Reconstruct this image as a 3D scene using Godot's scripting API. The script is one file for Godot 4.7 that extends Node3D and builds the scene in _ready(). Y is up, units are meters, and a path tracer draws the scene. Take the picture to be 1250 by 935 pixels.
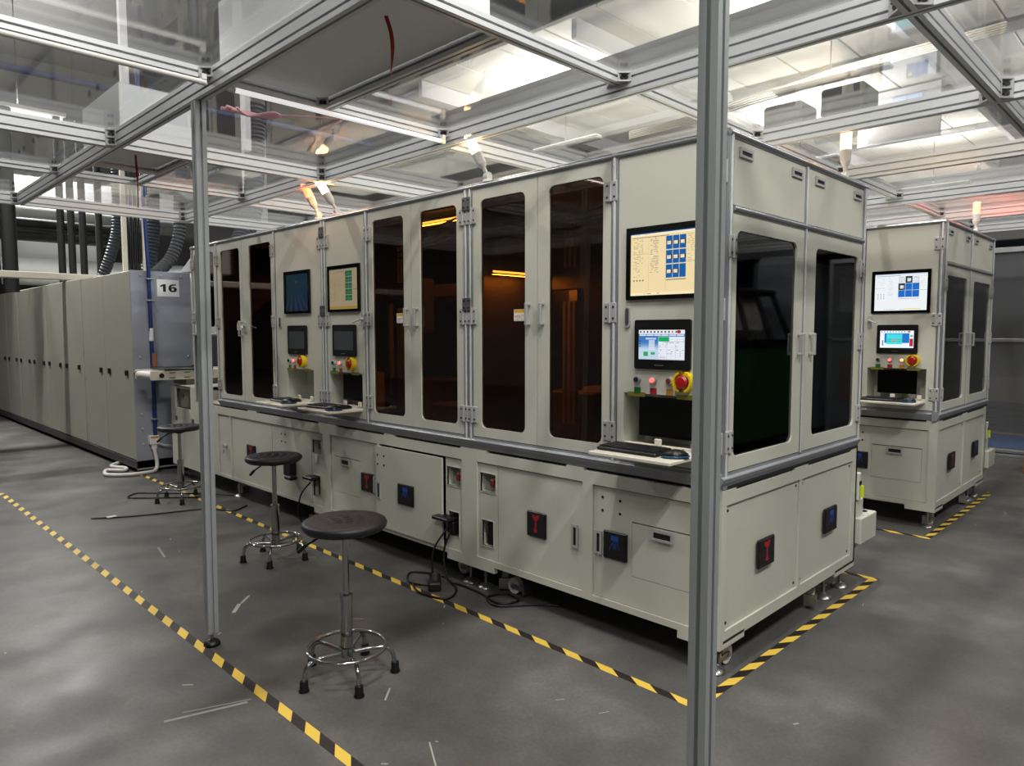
extends Node3D
# Factory hall: row of cream inspection machines under a clear aluminium canopy.

class MB:
	var v := PackedVector3Array()
	var n := PackedVector3Array()
	var t := PackedVector2Array()
	var c := PackedColorArray()
	var col := Color(1, 1, 1)
	var tinted := false
	var X := Transform3D.IDENTITY

	func tri(a: Vector3, b: Vector3, d: Vector3, na: Vector3, nb: Vector3, nd: Vector3, ua := Vector2.ZERO, ub := Vector2.ZERO, ud := Vector2.ZERO) -> void:
		a = X * a; b = X * b; d = X * d
		na = (X.basis * na).normalized(); nb = (X.basis * nb).normalized(); nd = (X.basis * nd).normalized()
		if (b - a).cross(d - a).dot(na + nb + nd) > 0.0:
			v.append_array([a, d, b]); n.append_array([na, nd, nb]); t.append_array([ua, ud, ub])
		else:
			v.append_array([a, b, d]); n.append_array([na, nb, nd]); t.append_array([ua, ub, ud])
		c.append_array([col, col, col])

	func q(a: Vector3, b: Vector3, d: Vector3, e: Vector3, nn: Vector3, u := PackedVector2Array()) -> void:
		if u.size() < 4:
			u = PackedVector2Array([Vector2(0, 1), Vector2(1, 1), Vector2(1, 0), Vector2(0, 0)])
		tri(a, b, d, nn, nn, nn, u[0], u[1], u[2])
		tri(a, d, e, nn, nn, nn, u[0], u[2], u[3])

	func box(ctr: Vector3, s: Vector3, b := 0.0) -> MB:
		var h := s * 0.5
		b = minf(b, minf(h.x, minf(h.y, h.z)) * 0.9)
		for ax in 3:
			var i := (ax + 1) % 3
			var j := (ax + 2) % 3
			for sg in [-1.0, 1.0]:
				var nn := Vector3.ZERO; nn[ax] = sg
				var p := []
				for k in [[-1, -1], [1, -1], [1, 1], [-1, 1]]:
					var w := Vector3.ZERO
					w[ax] = sg * h[ax]; w[i] = k[0] * (h[i] - b); w[j] = k[1] * (h[j] - b)
					p.append(ctr + w)
				q(p[0], p[1], p[2], p[3], nn)
			if b > 0.0:
				for s1 in [-1.0, 1.0]:
					for s2 in [-1.0, 1.0]:
						var n2 := Vector3.ZERO; n2[i] = s1; n2[j] = s2
						var a1 := Vector3.ZERO; a1[i] = s1 * h[i]; a1[j] = s2 * (h[j] - b); a1[ax] = h[ax] - b
						var a2 := a1; a2[ax] = -a2[ax]
						var a3 := Vector3.ZERO; a3[i] = s1 * (h[i] - b); a3[j] = s2 * h[j]; a3[ax] = -(h[ax] - b)
						var a4 := a3; a4[ax] = -a4[ax]
						q(ctr + a1, ctr + a2, ctr + a3, ctr + a4, n2.normalized())
		if b > 0.0:
			for k in 8:
				var sg := Vector3(1 if k & 1 else -1, 1 if k & 2 else -1, 1 if k & 4 else -1)
				var p1 := Vector3(h.x, h.y - b, h.z - b) * sg
				var p2 := Vector3(h.x - b, h.y, h.z - b) * sg
				var p3 := Vector3(h.x - b, h.y - b, h.z) * sg
				var nn := sg.normalized()
				tri(ctr + p1, ctr + p2, ctr + p3, nn, nn, nn)
		return self

	func rng(x0: float, x1: float, y0: float, y1: float, z0: float, z1: float, b := 0.0) -> MB:
		return box(Vector3(x0 + x1, y0 + y1, z0 + z1) * 0.5, Vector3(absf(x1 - x0), absf(y1 - y0), absf(z1 - z0)), b)

	func cyl(a: Vector3, b: Vector3, r0: float, r1 := -1.0, seg := 16, caps := true) -> MB:
		if r1 < 0.0: r1 = r0
		var w := (b - a).normalized()
		var u := w.cross(Vector3.UP if absf(w.y) < 0.9 else Vector3.RIGHT).normalized()
		var vv := w.cross(u)
		var sl := (r0 - r1) / maxf(a.distance_to(b), 1e-6)
		for i in seg:
			var a0 := TAU * i / seg
			var a1 := TAU * (i + 1) / seg
			var d0 := u * cos(a0) + vv * sin(a0)
			var d1 := u * cos(a1) + vv * sin(a1)
			var n0 := (d0 + w * sl).normalized()
			var n1 := (d1 + w * sl).normalized()
			tri(a + d0 * r0, a + d1 * r0, b + d1 * r1, n0, n1, n1)
			if r1 > 0.0: tri(a + d0 * r0, b + d1 * r1, b + d0 * r1, n0, n1, n0)
			if caps:
				tri(a, a + d0 * r0, a + d1 * r0, -w, -w, -w)
				if r1 > 0.0: tri(b, b + d0 * r1, b + d1 * r1, w, w, w)
		return self

	func tube(path: Array, r: float, seg := 8, closed := false, ripple := 0.0) -> MB:
		var m := path.size()
		var fr := []
		var u := Vector3.ZERO
		for i in m:
			var pn: Vector3 = path[(i + 1) % m] if closed else path[mini(i + 1, m - 1)]
			var pp: Vector3 = path[(i - 1 + m) % m] if closed else path[maxi(i - 1, 0)]
			var w := (pn - pp).normalized()
			if u == Vector3.ZERO:
				u = w.cross(Vector3.UP if absf(w.y) < 0.9 else Vector3.RIGHT).normalized()
			u = (u - w * u.dot(w)).normalized()
			fr.append([u, w.cross(u)])
		var cnt := m if closed else m - 1
		for i in cnt:
			var k := (i + 1) % m
			var ra := r + (ripple if i % 2 else 0.0)
			var rb := r + (ripple if k % 2 else 0.0)
			for s in seg:
				var a0 := TAU * s / seg
				var a1 := TAU * (s + 1) / seg
				var d00: Vector3 = fr[i][0] * cos(a0) + fr[i][1] * sin(a0)
				var d01: Vector3 = fr[i][0] * cos(a1) + fr[i][1] * sin(a1)
				var d10: Vector3 = fr[k][0] * cos(a0) + fr[k][1] * sin(a0)
				var d11: Vector3 = fr[k][0] * cos(a1) + fr[k][1] * sin(a1)
				var pa: Vector3 = path[i]
				var pb: Vector3 = path[k]
				var tw := Vector3.ZERO
				if ripple != 0.0: tw = (pb - pa).normalized() * (0.9 if ra > rb else -0.9)
				tri(pa + d00 * ra, pa + d01 * ra, pb + d11 * rb, d00 + tw, d01 + tw, d11 + tw)
				tri(pa + d00 * ra, pb + d11 * rb, pb + d10 * rb, d00 + tw, d11 + tw, d10 + tw)
		if not closed:
			for e in [0, m - 1]:
				var pe: Vector3 = path[e]
				var w2: Vector3 = (path[0] - path[1]).normalized() if e == 0 else (path[m - 1] - path[m - 2]).normalized()
				for s in seg:
					var a0 := TAU * s / seg
					var a1 := TAU * (s + 1) / seg
					tri(pe, pe + (fr[e][0] * cos(a0) + fr[e][1] * sin(a0)) * r, pe + (fr[e][0] * cos(a1) + fr[e][1] * sin(a1)) * r, w2, w2, w2)
		return self

	func ring(ctr: Vector3, R: float, r: float, seg := 40, rs := 10) -> MB:
		var p := []
		for i in seg:
			p.append(ctr + Vector3(cos(TAU * i / seg), 0, sin(TAU * i / seg)) * R)
		return tube(p, r, rs, true)

	func lathe(prof: Array, seg := 32) -> MB:
		var m := prof.size()
		var nr := []
		for i in m:
			var p: Vector2 = prof[mini(i + 1, m - 1)] - prof[maxi(i - 1, 0)]
			nr.append(Vector2(p.y, -p.x).normalized())
		for i in m - 1:
			for s in seg:
				var a0 := TAU * s / seg
				var a1 := TAU * (s + 1) / seg
				var e0 := Vector3(cos(a0), 0, sin(a0))
				var e1 := Vector3(cos(a1), 0, sin(a1))
				var A: Vector2 = prof[i]
				var B: Vector2 = prof[i + 1]
				var U := Vector3.UP
				var p00 := e0 * A.x + U * A.y
				var p01 := e1 * A.x + U * A.y
				var p10 := e0 * B.x + U * B.y
				var p11 := e1 * B.x + U * B.y
				var m00: Vector3 = e0 * nr[i].x + U * nr[i].y
				var m01: Vector3 = e1 * nr[i].x + U * nr[i].y
				var m10: Vector3 = e0 * nr[i + 1].x + U * nr[i + 1].y
				var m11: Vector3 = e1 * nr[i + 1].x + U * nr[i + 1].y
				if A.x > 1e-5: tri(p00, p01, p11, m00, m01, m11)
				if B.x > 1e-5: tri(p00, p11, p10, m00, m11, m10)
				elif A.x > 1e-5: pass
		return self

	func extrude(o: PackedVector2Array, z0: float, z1: float, smooth := false) -> MB:
		var m := o.size()
		var area := 0.0
		for i in m:
			area += o[i].cross(o[(i + 1) % m])
		var s := 1.0 if area > 0.0 else -1.0
		var en := []
		for i in m:
			var d := (o[(i + 1) % m] - o[i]).normalized()
			en.append(Vector3(d.y, -d.x, 0) * s)
		for i in m:
			var a := o[i]
			var b := o[(i + 1) % m]
			var na: Vector3 = en[i]
			var nb: Vector3 = en[i]
			if smooth:
				var pa: Vector3 = en[(i - 1 + m) % m]
				var pb: Vector3 = en[(i + 1) % m]
				if pa.dot(en[i]) > 0.5: na = pa + en[i]
				if pb.dot(en[i]) > 0.5: nb = pb + en[i]
			tri(Vector3(a.x, a.y, z0), Vector3(b.x, b.y, z0), Vector3(b.x, b.y, z1), na, nb, nb)
			tri(Vector3(a.x, a.y, z0), Vector3(b.x, b.y, z1), Vector3(a.x, a.y, z1), na, nb, na)
		var ix := Geometry2D.triangulate_polygon(o)
		for k in range(0, ix.size(), 3):
			for z in [z0, z1]:
				var nn := Vector3(0, 0, -1.0 if z == z0 else 1.0) * (1.0 if z1 > z0 else -1.0)
				tri(Vector3(o[ix[k]].x, o[ix[k]].y, z), Vector3(o[ix[k + 1]].x, o[ix[k + 1]].y, z), Vector3(o[ix[k + 2]].x, o[ix[k + 2]].y, z), nn, nn, nn)
		return self

	# flat plate facing +z with rectangular holes
	func plate(x0: float, x1: float, y0: float, y1: float, z0: float, z1: float, holes := []) -> MB:
		var xs := [x0, x1]
		var ys := [y0, y1]
		for h in holes:
			xs.append_array([h[0], h[1]]); ys.append_array([h[2], h[3]])
		xs.sort(); ys.sort()
		for i in xs.size() - 1:
			for j in ys.size() - 1:
				if xs[i + 1] - xs[i] < 1e-5 or ys[j + 1] - ys[j] < 1e-5: continue
				var cx: float = (xs[i] + xs[i + 1]) * 0.5
				var cy: float = (ys[j] + ys[j + 1]) * 0.5
				var inside := false
				for h in holes:
					if cx > h[0] and cx < h[1] and cy > h[2] and cy < h[3]: inside = true
				if inside: continue
				for z in [z0, z1]:
					q(Vector3(xs[i], ys[j], z), Vector3(xs[i + 1], ys[j], z), Vector3(xs[i + 1], ys[j + 1], z), Vector3(xs[i], ys[j + 1], z), Vector3(0, 0, 1 if z == z1 else -1))
		_rim([x0, x1, y0, y1], z0, z1, 1.0)
		for h in holes: _rim(h, z0, z1, -1.0)
		return self

	func _rim(h: Array, z0: float, z1: float, s: float) -> void:
		q(Vector3(h[0], h[2], z0), Vector3(h[0], h[3], z0), Vector3(h[0], h[3], z1), Vector3(h[0], h[2], z1), Vector3(-s, 0, 0))
		q(Vector3(h[1], h[2], z0), Vector3(h[1], h[3], z0), Vector3(h[1], h[3], z1), Vector3(h[1], h[2], z1), Vector3(s, 0, 0))
		q(Vector3(h[0], h[2], z0), Vector3(h[1], h[2], z0), Vector3(h[1], h[2], z1), Vector3(h[0], h[2], z1), Vector3(0, -s, 0))
		q(Vector3(h[0], h[3], z0), Vector3(h[1], h[3], z0), Vector3(h[1], h[3], z1), Vector3(h[0], h[3], z1), Vector3(0, s, 0))

	# plate with one rounded window
	func wplate(x0: float, x1: float, y0: float, y1: float, z0: float, z1: float, h: Array, r: float) -> MB:
		var cs := [[h[0] + r, h[2] + r, PI], [h[1] - r, h[2] + r, 1.5 * PI], [h[1] - r, h[3] - r, 0.0], [h[0] + r, h[3] - r, 0.5 * PI]]
		var oc := [Vector2(x0, y0), Vector2(x1, y0), Vector2(x1, y1), Vector2(x0, y1)]
		var arcs := []
		for k in 4:
			var a := []
			for i in 7:
				var an: float = cs[k][2] + 0.5 * PI * i / 6.0
				a.append(Vector2(cs[k][0] + cos(an) * r, cs[k][1] + sin(an) * r))
			arcs.append(a)
		for z in [z0, z1]:
			var nn := Vector3(0, 0, 1 if z == z1 else -1)
			for k in 4:
				var o: Vector2 = oc[k]
				for i in 6:
					tri(Vector3(o.x, o.y, z), Vector3(arcs[k][i].x, arcs[k][i].y, z), Vector3(arcs[k][i + 1].x, arcs[k][i + 1].y, z), nn, nn, nn)
				var k2 := (k + 1) % 4
				var o2: Vector2 = oc[k2]
				q(Vector3(o.x, o.y, z), Vector3(o2.x, o2.y, z), Vector3(arcs[k2][0].x, arcs[k2][0].y, z), Vector3(arcs[k][6].x, arcs[k][6].y, z), nn)
		var loop := []
		for k in 4: loop.append_array(arcs[k])
		for i in loop.size():
			var a: Vector2 = loop[i]
			var b: Vector2 = loop[(i + 1) % loop.size()]
			var d := (b - a).normalized()
			q(Vector3(a.x, a.y, z0), Vector3(b.x, b.y, z0), Vector3(b.x, b.y, z1), Vector3(a.x, a.y, z1), Vector3(-d.y, d.x, 0))
		_rim([x0, x1, y0, y1], z0, z1, 1.0)
		return self

	# rounded slab facing +z, picture mapped on its front
	func slab(x0: float, x1: float, y0: float, y1: float, z0: float, z1: float, r := 0.004) -> MB:
		var p := PackedVector2Array()
		for k in [[x0 + r, y0 + r, PI], [x1 - r, y0 + r, 1.5 * PI], [x1 - r, y1 - r, 0.0], [x0 + r, y1 - r, 0.5 * PI]]:
			for i in 5:
				var an: float = k[2] + 0.5 * PI * i / 4.0
				p.append(Vector2(k[0] + cos(an) * r, k[1] + sin(an) * r))
		var m := p.size()
		var mid := Vector2((x0 + x1) * 0.5, (y0 + y1) * 0.5)
		for i in m:
			var a := p[i]
			var b := p[(i + 1) % m]
			var d := (b - a).normalized()
			q(Vector3(a.x, a.y, z0), Vector3(b.x, b.y, z0), Vector3(b.x, b.y, z1), Vector3(a.x, a.y, z1), Vector3(d.y, -d.x, 0))
			for z in [z0, z1]:
				var nn := Vector3(0, 0, 1 if z == z1 else -1)
				tri(Vector3(mid.x, mid.y, z), Vector3(a.x, a.y, z), Vector3(b.x, b.y, z), nn, nn, nn, Vector2(0.5, 0.5), Vector2((a.x - x0) / (x1 - x0), (y1 - a.y) / (y1 - y0)), Vector2((b.x - x0) / (x1 - x0), (y1 - b.y) / (y1 - y0)))
		return self

	func mesh() -> ArrayMesh:
		var a := []
		a.resize(Mesh.ARRAY_MAX)
		a[Mesh.ARRAY_VERTEX] = v; a[Mesh.ARRAY_NORMAL] = n; a[Mesh.ARRAY_TEX_UV] = t
		if tinted: a[Mesh.ARRAY_COLOR] = c
		var m := ArrayMesh.new()
		m.add_surface_from_arrays(Mesh.PRIMITIVE_TRIANGLES, a)
		return m

var M := {}
var taken := {}
var rnd := RandomNumberGenerator.new()

func mat(key: String, color: Color, rough := 0.5, metal := 0.0, spec := 0.5) -> StandardMaterial3D:
	var m := StandardMaterial3D.new()
	m.resource_name = key
	m.albedo_color = color; m.roughness = rough; m.metallic = metal; m.metallic_specular = spec
	M[key] = m
	return m

func glow(key: String, color: Color, energy: float) -> StandardMaterial3D:
	var m := mat(key, Color(0.8, 0.8, 0.8), 0.4)
	m.emission_enabled = true; m.emission = color; m.emission_energy_multiplier = energy
	return m

func numbered(s: String) -> String:
	if not taken.has(s):
		taken[s] = 0
		return s
	taken[s] += 1
	return "%s_%03d" % [s, taken[s]]

func tag(o: Node3D, label: String, category: String, group := "") -> Node3D:
	o.set_meta("label", label); o.set_meta("category", category)
	if group: o.set_meta("group", group)
	return o

func thing(called: String, label: String, category: String, at := Vector3.ZERO, turn := 0.0, group := "") -> Node3D:
	var o := Node3D.new()
	o.name = numbered(called); add_child(o)
	o.position = at; o.rotation.y = turn
	tag(o, label, category, group)
	return o

func part(called: String, b: MB, m: Material, parent: Node3D) -> MeshInstance3D:
	var o := MeshInstance3D.new()
	o.name = called; o.mesh = b.mesh(); o.material_override = null
	o.mesh.surface_set_material(0, m)
	parent.add_child(o, true)
	return o

func solo(called: String, b: MB, m: Material, label: String, category: String, group := "") -> MeshInstance3D:
	var o := part(numbered(called), b, m, self)
	tag(o, label, category, group)
	return o

func struct(called: String, b: MB, m: Material, parent: Node3D = self) -> MeshInstance3D:
	var o := part(called, b, m, parent)
	if parent == self: o.set_meta("kind", "structure")
	return o

func copy(o: Node3D, at: Vector3, label: String, turn := 0.0) -> Node3D:
	var r: Node3D = o.duplicate()
	var base := String(o.name)
	if base.right(4).begins_with("_"): base = base.left(-4)
	r.name = numbered(base); add_child(r)
	r.position = at; r.rotation.y = turn
	r.set_meta("label", label)
	return r

func curve(pts: Array, step := 0.03) -> Array:
	var c := Curve3D.new()
	var m := pts.size()
	for i in m:
		var d: Vector3 = (pts[mini(i + 1, m - 1)] - pts[maxi(i - 1, 0)]) / 6.0
		c.add_point(pts[i], -d, d)
	var out := []
	var L := c.get_baked_length()
	var k := maxi(4, int(L / step))
	for i in k + 1:
		out.append(c.sample_baked(L * i / k, true))
	return out

const SIDE := Basis(Vector3(0, 0, -1), Vector3(0, 1, 0), Vector3(1, 0, 0))   # turns a plate facing +z to face +x

# ------------------------------------------------------------------ pictures
func tex(im: Image) -> ImageTexture:
	return ImageTexture.create_from_image(im)

func screen_mat(key: String, im: Image, energy: float) -> void:
	var m := mat(key, Color(0.02, 0.02, 0.02), 0.25)
	m.emission_enabled = true; m.emission = Color.WHITE; m.emission_operator = BaseMaterial3D.EMISSION_OP_MULTIPLY
	m.emission_texture = tex(im); m.emission_energy_multiplier = energy

func marks(im: Image, x0: int, y0: int, w: int, h: int, dy: int, c: Color, fill := 0.6) -> void:
	var y := y0
	while y < y0 + h:
		var x := x0
		while x < x0 + w:
			var l := rnd.randi_range(2, 9)
			if rnd.randf() < fill: im.fill_rect(Rect2i(x, y, mini(l, x0 + w - x), maxi(1, dy / 3)), c)
			x += l + rnd.randi_range(1, 3)
		y += dy

func img(w: int, h: int, c: Color) -> Image:
	var im := Image.create(w, h, false, Image.FORMAT_RGB8)
	im.fill(c)
	return im

func pictures() -> void:
	# near monitor: cream window layout with a three by three camera grid
	var im := img(320, 256, Color(0.97, 0.88, 0.68))
	im.fill_rect(Rect2i(0, 0, 320, 7), Color(0.05, 0.22, 0.42))
	im.fill_rect(Rect2i(0, 7, 320, 8), Color(1, 0.95, 0.82))
	marks(im, 12, 9, 130, 3, 3, Color(0.55, 0.5, 0.42), 0.4)
	im.fill_rect(Rect2i(10, 20, 165, 2), Color(0.35, 0.3, 0.27))
	marks(im, 14, 26, 45, 100, 6, Color(0.62, 0.54, 0.44), 0.5)
	marks(im, 92, 24, 36, 140, 6, Color(0.5, 0.46, 0.52), 0.6)
	im.fill_rect(Rect2i(10, 86, 72, 1), Color(0.6, 0.45, 0.15))
	marks(im, 14, 128, 30, 56, 7, Color(0.62, 0.54, 0.44), 0.4)
	for k in 4: im.fill_rect(Rect2i(14 + k * 14, 190, 6, 6), Color(0.45, 0.4, 0.35))
	im.fill_rect(Rect2i(84, 22, 1, 215), Color(0.8, 0.7, 0.5))
	im.fill_rect(Rect2i(160, 22, 1, 215), Color(0.8, 0.7, 0.5))
	for i in 3:
		for j in 3:
			var x := 162 + i * 29
			var y := 24 + j * 56
			im.fill_rect(Rect2i(x, y, 27, 52), Color(0.08, 0.38, 0.66))
			if not (i == 2 and j == 2):
				im.fill_rect(Rect2i(x + 3, y + 18, 24, 17), Color(0.2, 0.12, 0.1))
				im.fill_rect(Rect2i(x + 4, y + 20, 17, 14), Color(0.95, 0.93, 0.86))
				marks(im, x + 5, y + 22, 14, 10, 4, Color(0.45, 0.4, 0.4), 0.4)
	im.fill_rect(Rect2i(162, 194, 86, 3), Color(0.35, 0.36, 0.4))
	marks(im, 254, 24, 60, 100, 7, Color(0.62, 0.66, 0.5), 0.5)
	im.fill_rect(Rect2i(250, 128, 70, 1), Color(0.3, 0.3, 0.3))
	im.fill_rect(Rect2i(0, 242, 320, 14), Color(1, 0.93, 0.75))
	marks(im, 60, 246, 110, 5, 7, Color(0.25, 0.25, 0.3), 0.7)
	screen_mat("scr_cream", im, 0.85)
	# far row monitor: white with a blue grid
	im = img(320, 256, Color(0.94, 0.96, 0.97))
	im.fill_rect(Rect2i(0, 0, 320, 10), Color(0.8, 0.88, 0.97))
	im.fill_rect(Rect2i(10, 14, 150, 2), Color(0.4, 0.42, 0.45))
	marks(im, 12, 22, 60, 60, 6, Color(0.78, 0.8, 0.84), 0.4)
	marks(im, 84, 20, 30, 130, 6, Color(0.72, 0.74, 0.86), 0.6)
	im.fill_rect(Rect2i(4, 96, 60, 1), Color(0.4, 0.4, 0.45))
	for i in 3:
		for j in 3: im.fill_rect(Rect2i(20 + i * 18, 138 + j * 14, 4, 7), Color(0.5, 0.5, 0.52))
	for i in 3:
		for j in 3:
			var x := 146 + i * 42
			var y := 20 + j * 48
			if j == 0 or (j == 1 and i == 0):
				im.fill_rect(Rect2i(x, y, 40, 46), Color(0.86, 0.88, 0.9) if (i + j) != 1 else Color(0.16, 0.15, 0.18))
				im.fill_rect(Rect2i(x + 10, y + 14, 22, 22), Color(0.9, 0.92, 0.94))
				marks(im, x + 8, y + 6, 26, 34, 6, Color(0.45, 0.45, 0.5), 0.4)
			else:
				im.fill_rect(Rect2i(x, y, 40, 46), Color(0.13, 0.42, 0.78))
	im.fill_rect(Rect2i(146, 172, 126, 2), Color(0.45, 0.5, 0.6))
	marks(im, 276, 20, 40, 90, 7, Color(0.72, 0.78, 0.7), 0.5)
	im.fill_rect(Rect2i(272, 116, 48, 1), Color(0.3, 0.3, 0.3))
	im.fill_rect(Rect2i(190, 240, 90, 6), Color(0.9, 0.88, 0.5))
	marks(im, 60, 244, 130, 4, 6, Color(0.35, 0.35, 0.4), 0.5)
	screen_mat("scr_white", im, 0.9)
	# middle monitor: dim cream with a green grid
	im = img(320, 256, Color(0.62, 0.56, 0.44))
	im.fill_rect(Rect2i(0, 0, 320, 6), Color(0.45, 0.47, 0.45))
	im.fill_rect(Rect2i(80, 18, 90, 2), Color(0.3, 0.28, 0.22))
	marks(im, 10, 60, 120, 50, 7, Color(0.48, 0.42, 0.34), 0.4)
	marks(im, 10, 150, 90, 50, 7, Color(0.45, 0.4, 0.33), 0.4)
	im.fill_rect(Rect2i(60, 10, 1, 200), Color(0.45, 0.4, 0.32))
	im.fill_rect(Rect2i(170, 10, 1, 200), Color(0.45, 0.4, 0.32))
	for i in 2:
		for j in 5:
			im.fill_rect(Rect2i(182 + i * 38, 16 + j * 38, 36, 34), Color(0.08, 0.36, 0.26))
			im.fill_rect(Rect2i(188 + i * 38, 34 + j * 38, 24, 3), Color(0.5, 0.5, 0.42))
	marks(im, 264, 16, 50, 150, 8, Color(0.5, 0.47, 0.36), 0.4)
	im.fill_rect(Rect2i(264, 132, 56, 2), Color(0.25, 0.23, 0.2))
	im.fill_rect(Rect2i(0, 236, 320, 16), Color(0.6, 0.5, 0.22))
	screen_mat("scr_green", im, 0.75)
	# idle monitor: dark blue wallpaper with pale ribbons
	im = img(320, 256, Color(0.03, 0.1, 0.17))
	for y in 256:
		for x in 320:
			var u := x / 320.0
			var w := y / 256.0
			var k := 0.0
			for s in 5:
				var f := u - (0.16 + 0.13 * s + (1.0 - w) * (1.0 - w) * (0.05 - 0.07 * s)) - 0.3 * pow(w - 0.35, 2.0) * (s - 1.5)
				k += 0.35 * exp(-f * f * 700.0) * smoothstep(0.28, 0.9, w)
			im.set_pixel(x, y, Color(0.03 + 0.06 * w + 0.25 * k, 0.13 + 0.06 * (1.0 - w) + 0.34 * k, 0.2 + 0.08 * u + 0.28 * k))
	marks(im, 132, 46, 44, 18, 5, Color(0.6, 0.65, 0.68), 0.7)
	screen_mat("scr_blue", im, 0.55)
	# touch panels
	im = img(256, 160, Color(0.62, 0.76, 0.9))
	for y in 160: im.fill_rect(Rect2i(0, y, 256, 1), Color(0.25, 0.48, 0.76).lerp(Color(0.78, 0.86, 0.94), smoothstep(60, 110, y)))
	im.fill_rect(Rect2i(0, 0, 256, 22), Color(0.94, 0.95, 0.97))
	for k in 12: im.fill_rect(Rect2i(6 + k * 20, 6, 9, 9), Color(0.2, 0.2, 0.26) if k != 9 else Color(0.8, 0.4, 0.45))
	im.fill_rect(Rect2i(216, 2, 16, 16), Color(0.72, 0.1, 0.18))
	for k in 6: im.fill_rect(Rect2i(4 + k * 42, 25, 38, 7), Color(0.9, 0.93, 0.97))
	im.fill_rect(Rect2i(112, 36, 144, 124), Color(0.84, 0.87, 0.93))
	im.fill_rect(Rect2i(114, 38, 58, 24), Color(0.1, 0.68, 0.35))
	im.fill_rect(Rect2i(40, 42, 60, 10), Color(0.75, 0.82, 0.94))
	for k in 5: im.fill_rect(Rect2i(58, 56 + k * 11, 34, 8), Color(0.88, 0.91, 0.97))
	for k in 9:
		for j in 3: im.fill_rect(Rect2i(114 + j * 48, 66 + k * 10, 44, 7), Color(0.96, 0.97, 1))
	for k in 2:
		for j in 2: im.fill_rect(Rect2i(176 + j * 40, 39 + k * 12, 36, 8), Color(0.96, 0.97, 1))
	marks(im, 116, 66, 136, 88, 10, Color(0.5, 0.55, 0.62), 0.3)
	for k in 3: im.fill_rect(Rect2i(4, 58 + k * 14, 6, 6), Color(0.05, 0.1, 0.25))
	im.fill_rect(Rect2i(28, 118, 26, 24), Color(0.2, 0.66, 0.32))
	im.fill_rect(Rect2i(70, 120, 24, 14), Color(0.25, 0.68, 0.4))
	screen_mat("scr_touch", im, 0.85)
	im = img(256, 160, Color(0.92, 0.96, 1))
	for k in 9: im.fill_rect(Rect2i(8 + k * 22, 6, 8, 8), Color(0.3, 0.3, 0.36))
	im.fill_rect(Rect2i(210, 4, 20, 12), Color(0.75, 0.1, 0.2))
	im.fill_rect(Rect2i(34, 24, 190, 90), Color(0.15, 0.45, 0.78))
	im.fill_rect(Rect2i(50, 30, 120, 96), Color(0.25, 0.86, 0.9))
	for j in 3: im.fill_rect(Rect2i(56 + j * 38, 76, 32, 8), [Color(0.2, 0.75, 0.35), Color(0.85, 0.4, 0.15), Color(0.55, 0.6, 0.2)][j])
	for j in 3: im.fill_rect(Rect2i(56 + j * 38, 94, 32, 8), [Color(0.15, 0.7, 0.5), Color(0.9, 0.35, 0.2), Color(0.2, 0.75, 0.35)][j])
	im.fill_rect(Rect2i(230, 40, 20, 18), Color(0.35, 0.75, 0.45))
	im.fill_rect(Rect2i(226, 74, 26, 70), Color(0.75, 0.15, 0.25))
	im.fill_rect(Rect2i(16, 90, 10, 50), Color(0.5, 0.55, 0.6))
	screen_mat("scr_cyan", im, 0.95)
	# red and blue heat marks printed on the fan filters
	for kind in 2:
		im = img(96, 96, Color(0.02, 0.022, 0.025))
		for y in range(0, 96, 6):
			im.fill_rect(Rect2i(0, y, 96, 1), Color(0.05, 0.052, 0.055))
			im.fill_rect(Rect2i(y, 0, 1, 96), Color(0.05, 0.052, 0.055))
		if kind == 0:
			var r := Color(0.6, 0.04, 0.1)
			im.fill_rect(Rect2i(28, 6, 38, 14), r); im.fill_rect(Rect2i(34, 20, 26, 9), r)
			im.fill_rect(Rect2i(43, 29, 9, 40), r); im.fill_rect(Rect2i(38, 66, 18, 14), r)
			im.fill_rect(Rect2i(38, 4, 16, 5), Color(0.02, 0.022, 0.025))
		else:
			var b := Color(0.07, 0.27, 0.6)
			im.fill_rect(Rect2i(32, 8, 34, 20), b)
			for k in 30:
				im.fill_rect(Rect2i(46 + int(8 * sin(k * 0.9)), 28 + k, 5, 2), b)
				im.fill_rect(Rect2i(38 - k / 2, 34 + k, 3, 2), b)
				im.fill_rect(Rect2i(60 + k / 3, 30 + k, 3, 2), b)
		var fm := mat("fan_red" if kind == 0 else "fan_blue", Color.WHITE, 0.7)
		fm.albedo_texture = tex(im)
	# warning sticker
	im = img(64, 96, Color(0.88, 0.87, 0.84))
	im.fill_rect(Rect2i(3, 3, 58, 26), Color(0.86, 0.66, 0.08))
	marks(im, 8, 10, 48, 12, 7, Color(0.1, 0.1, 0.1), 0.8)
	for a in 40:
		im.fill_rect(Rect2i(18 + int(12 * cos(a * TAU / 40)), 58 + int(12 * sin(a * TAU / 40)), 3, 3), Color(0.75, 0.1, 0.12))
	im.fill_rect(Rect2i(14, 56, 10, 4), Color(0.15, 0.1, 0.1))
	marks(im, 36, 42, 24, 34, 7, Color(0.25, 0.2, 0.2), 0.7)
	marks(im, 6, 82, 50, 8, 6, Color(0.35, 0.3, 0.3), 0.6)
	var sm := mat("sticker", Color.WHITE, 0.5)
	sm.albedo_texture = tex(im)

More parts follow.
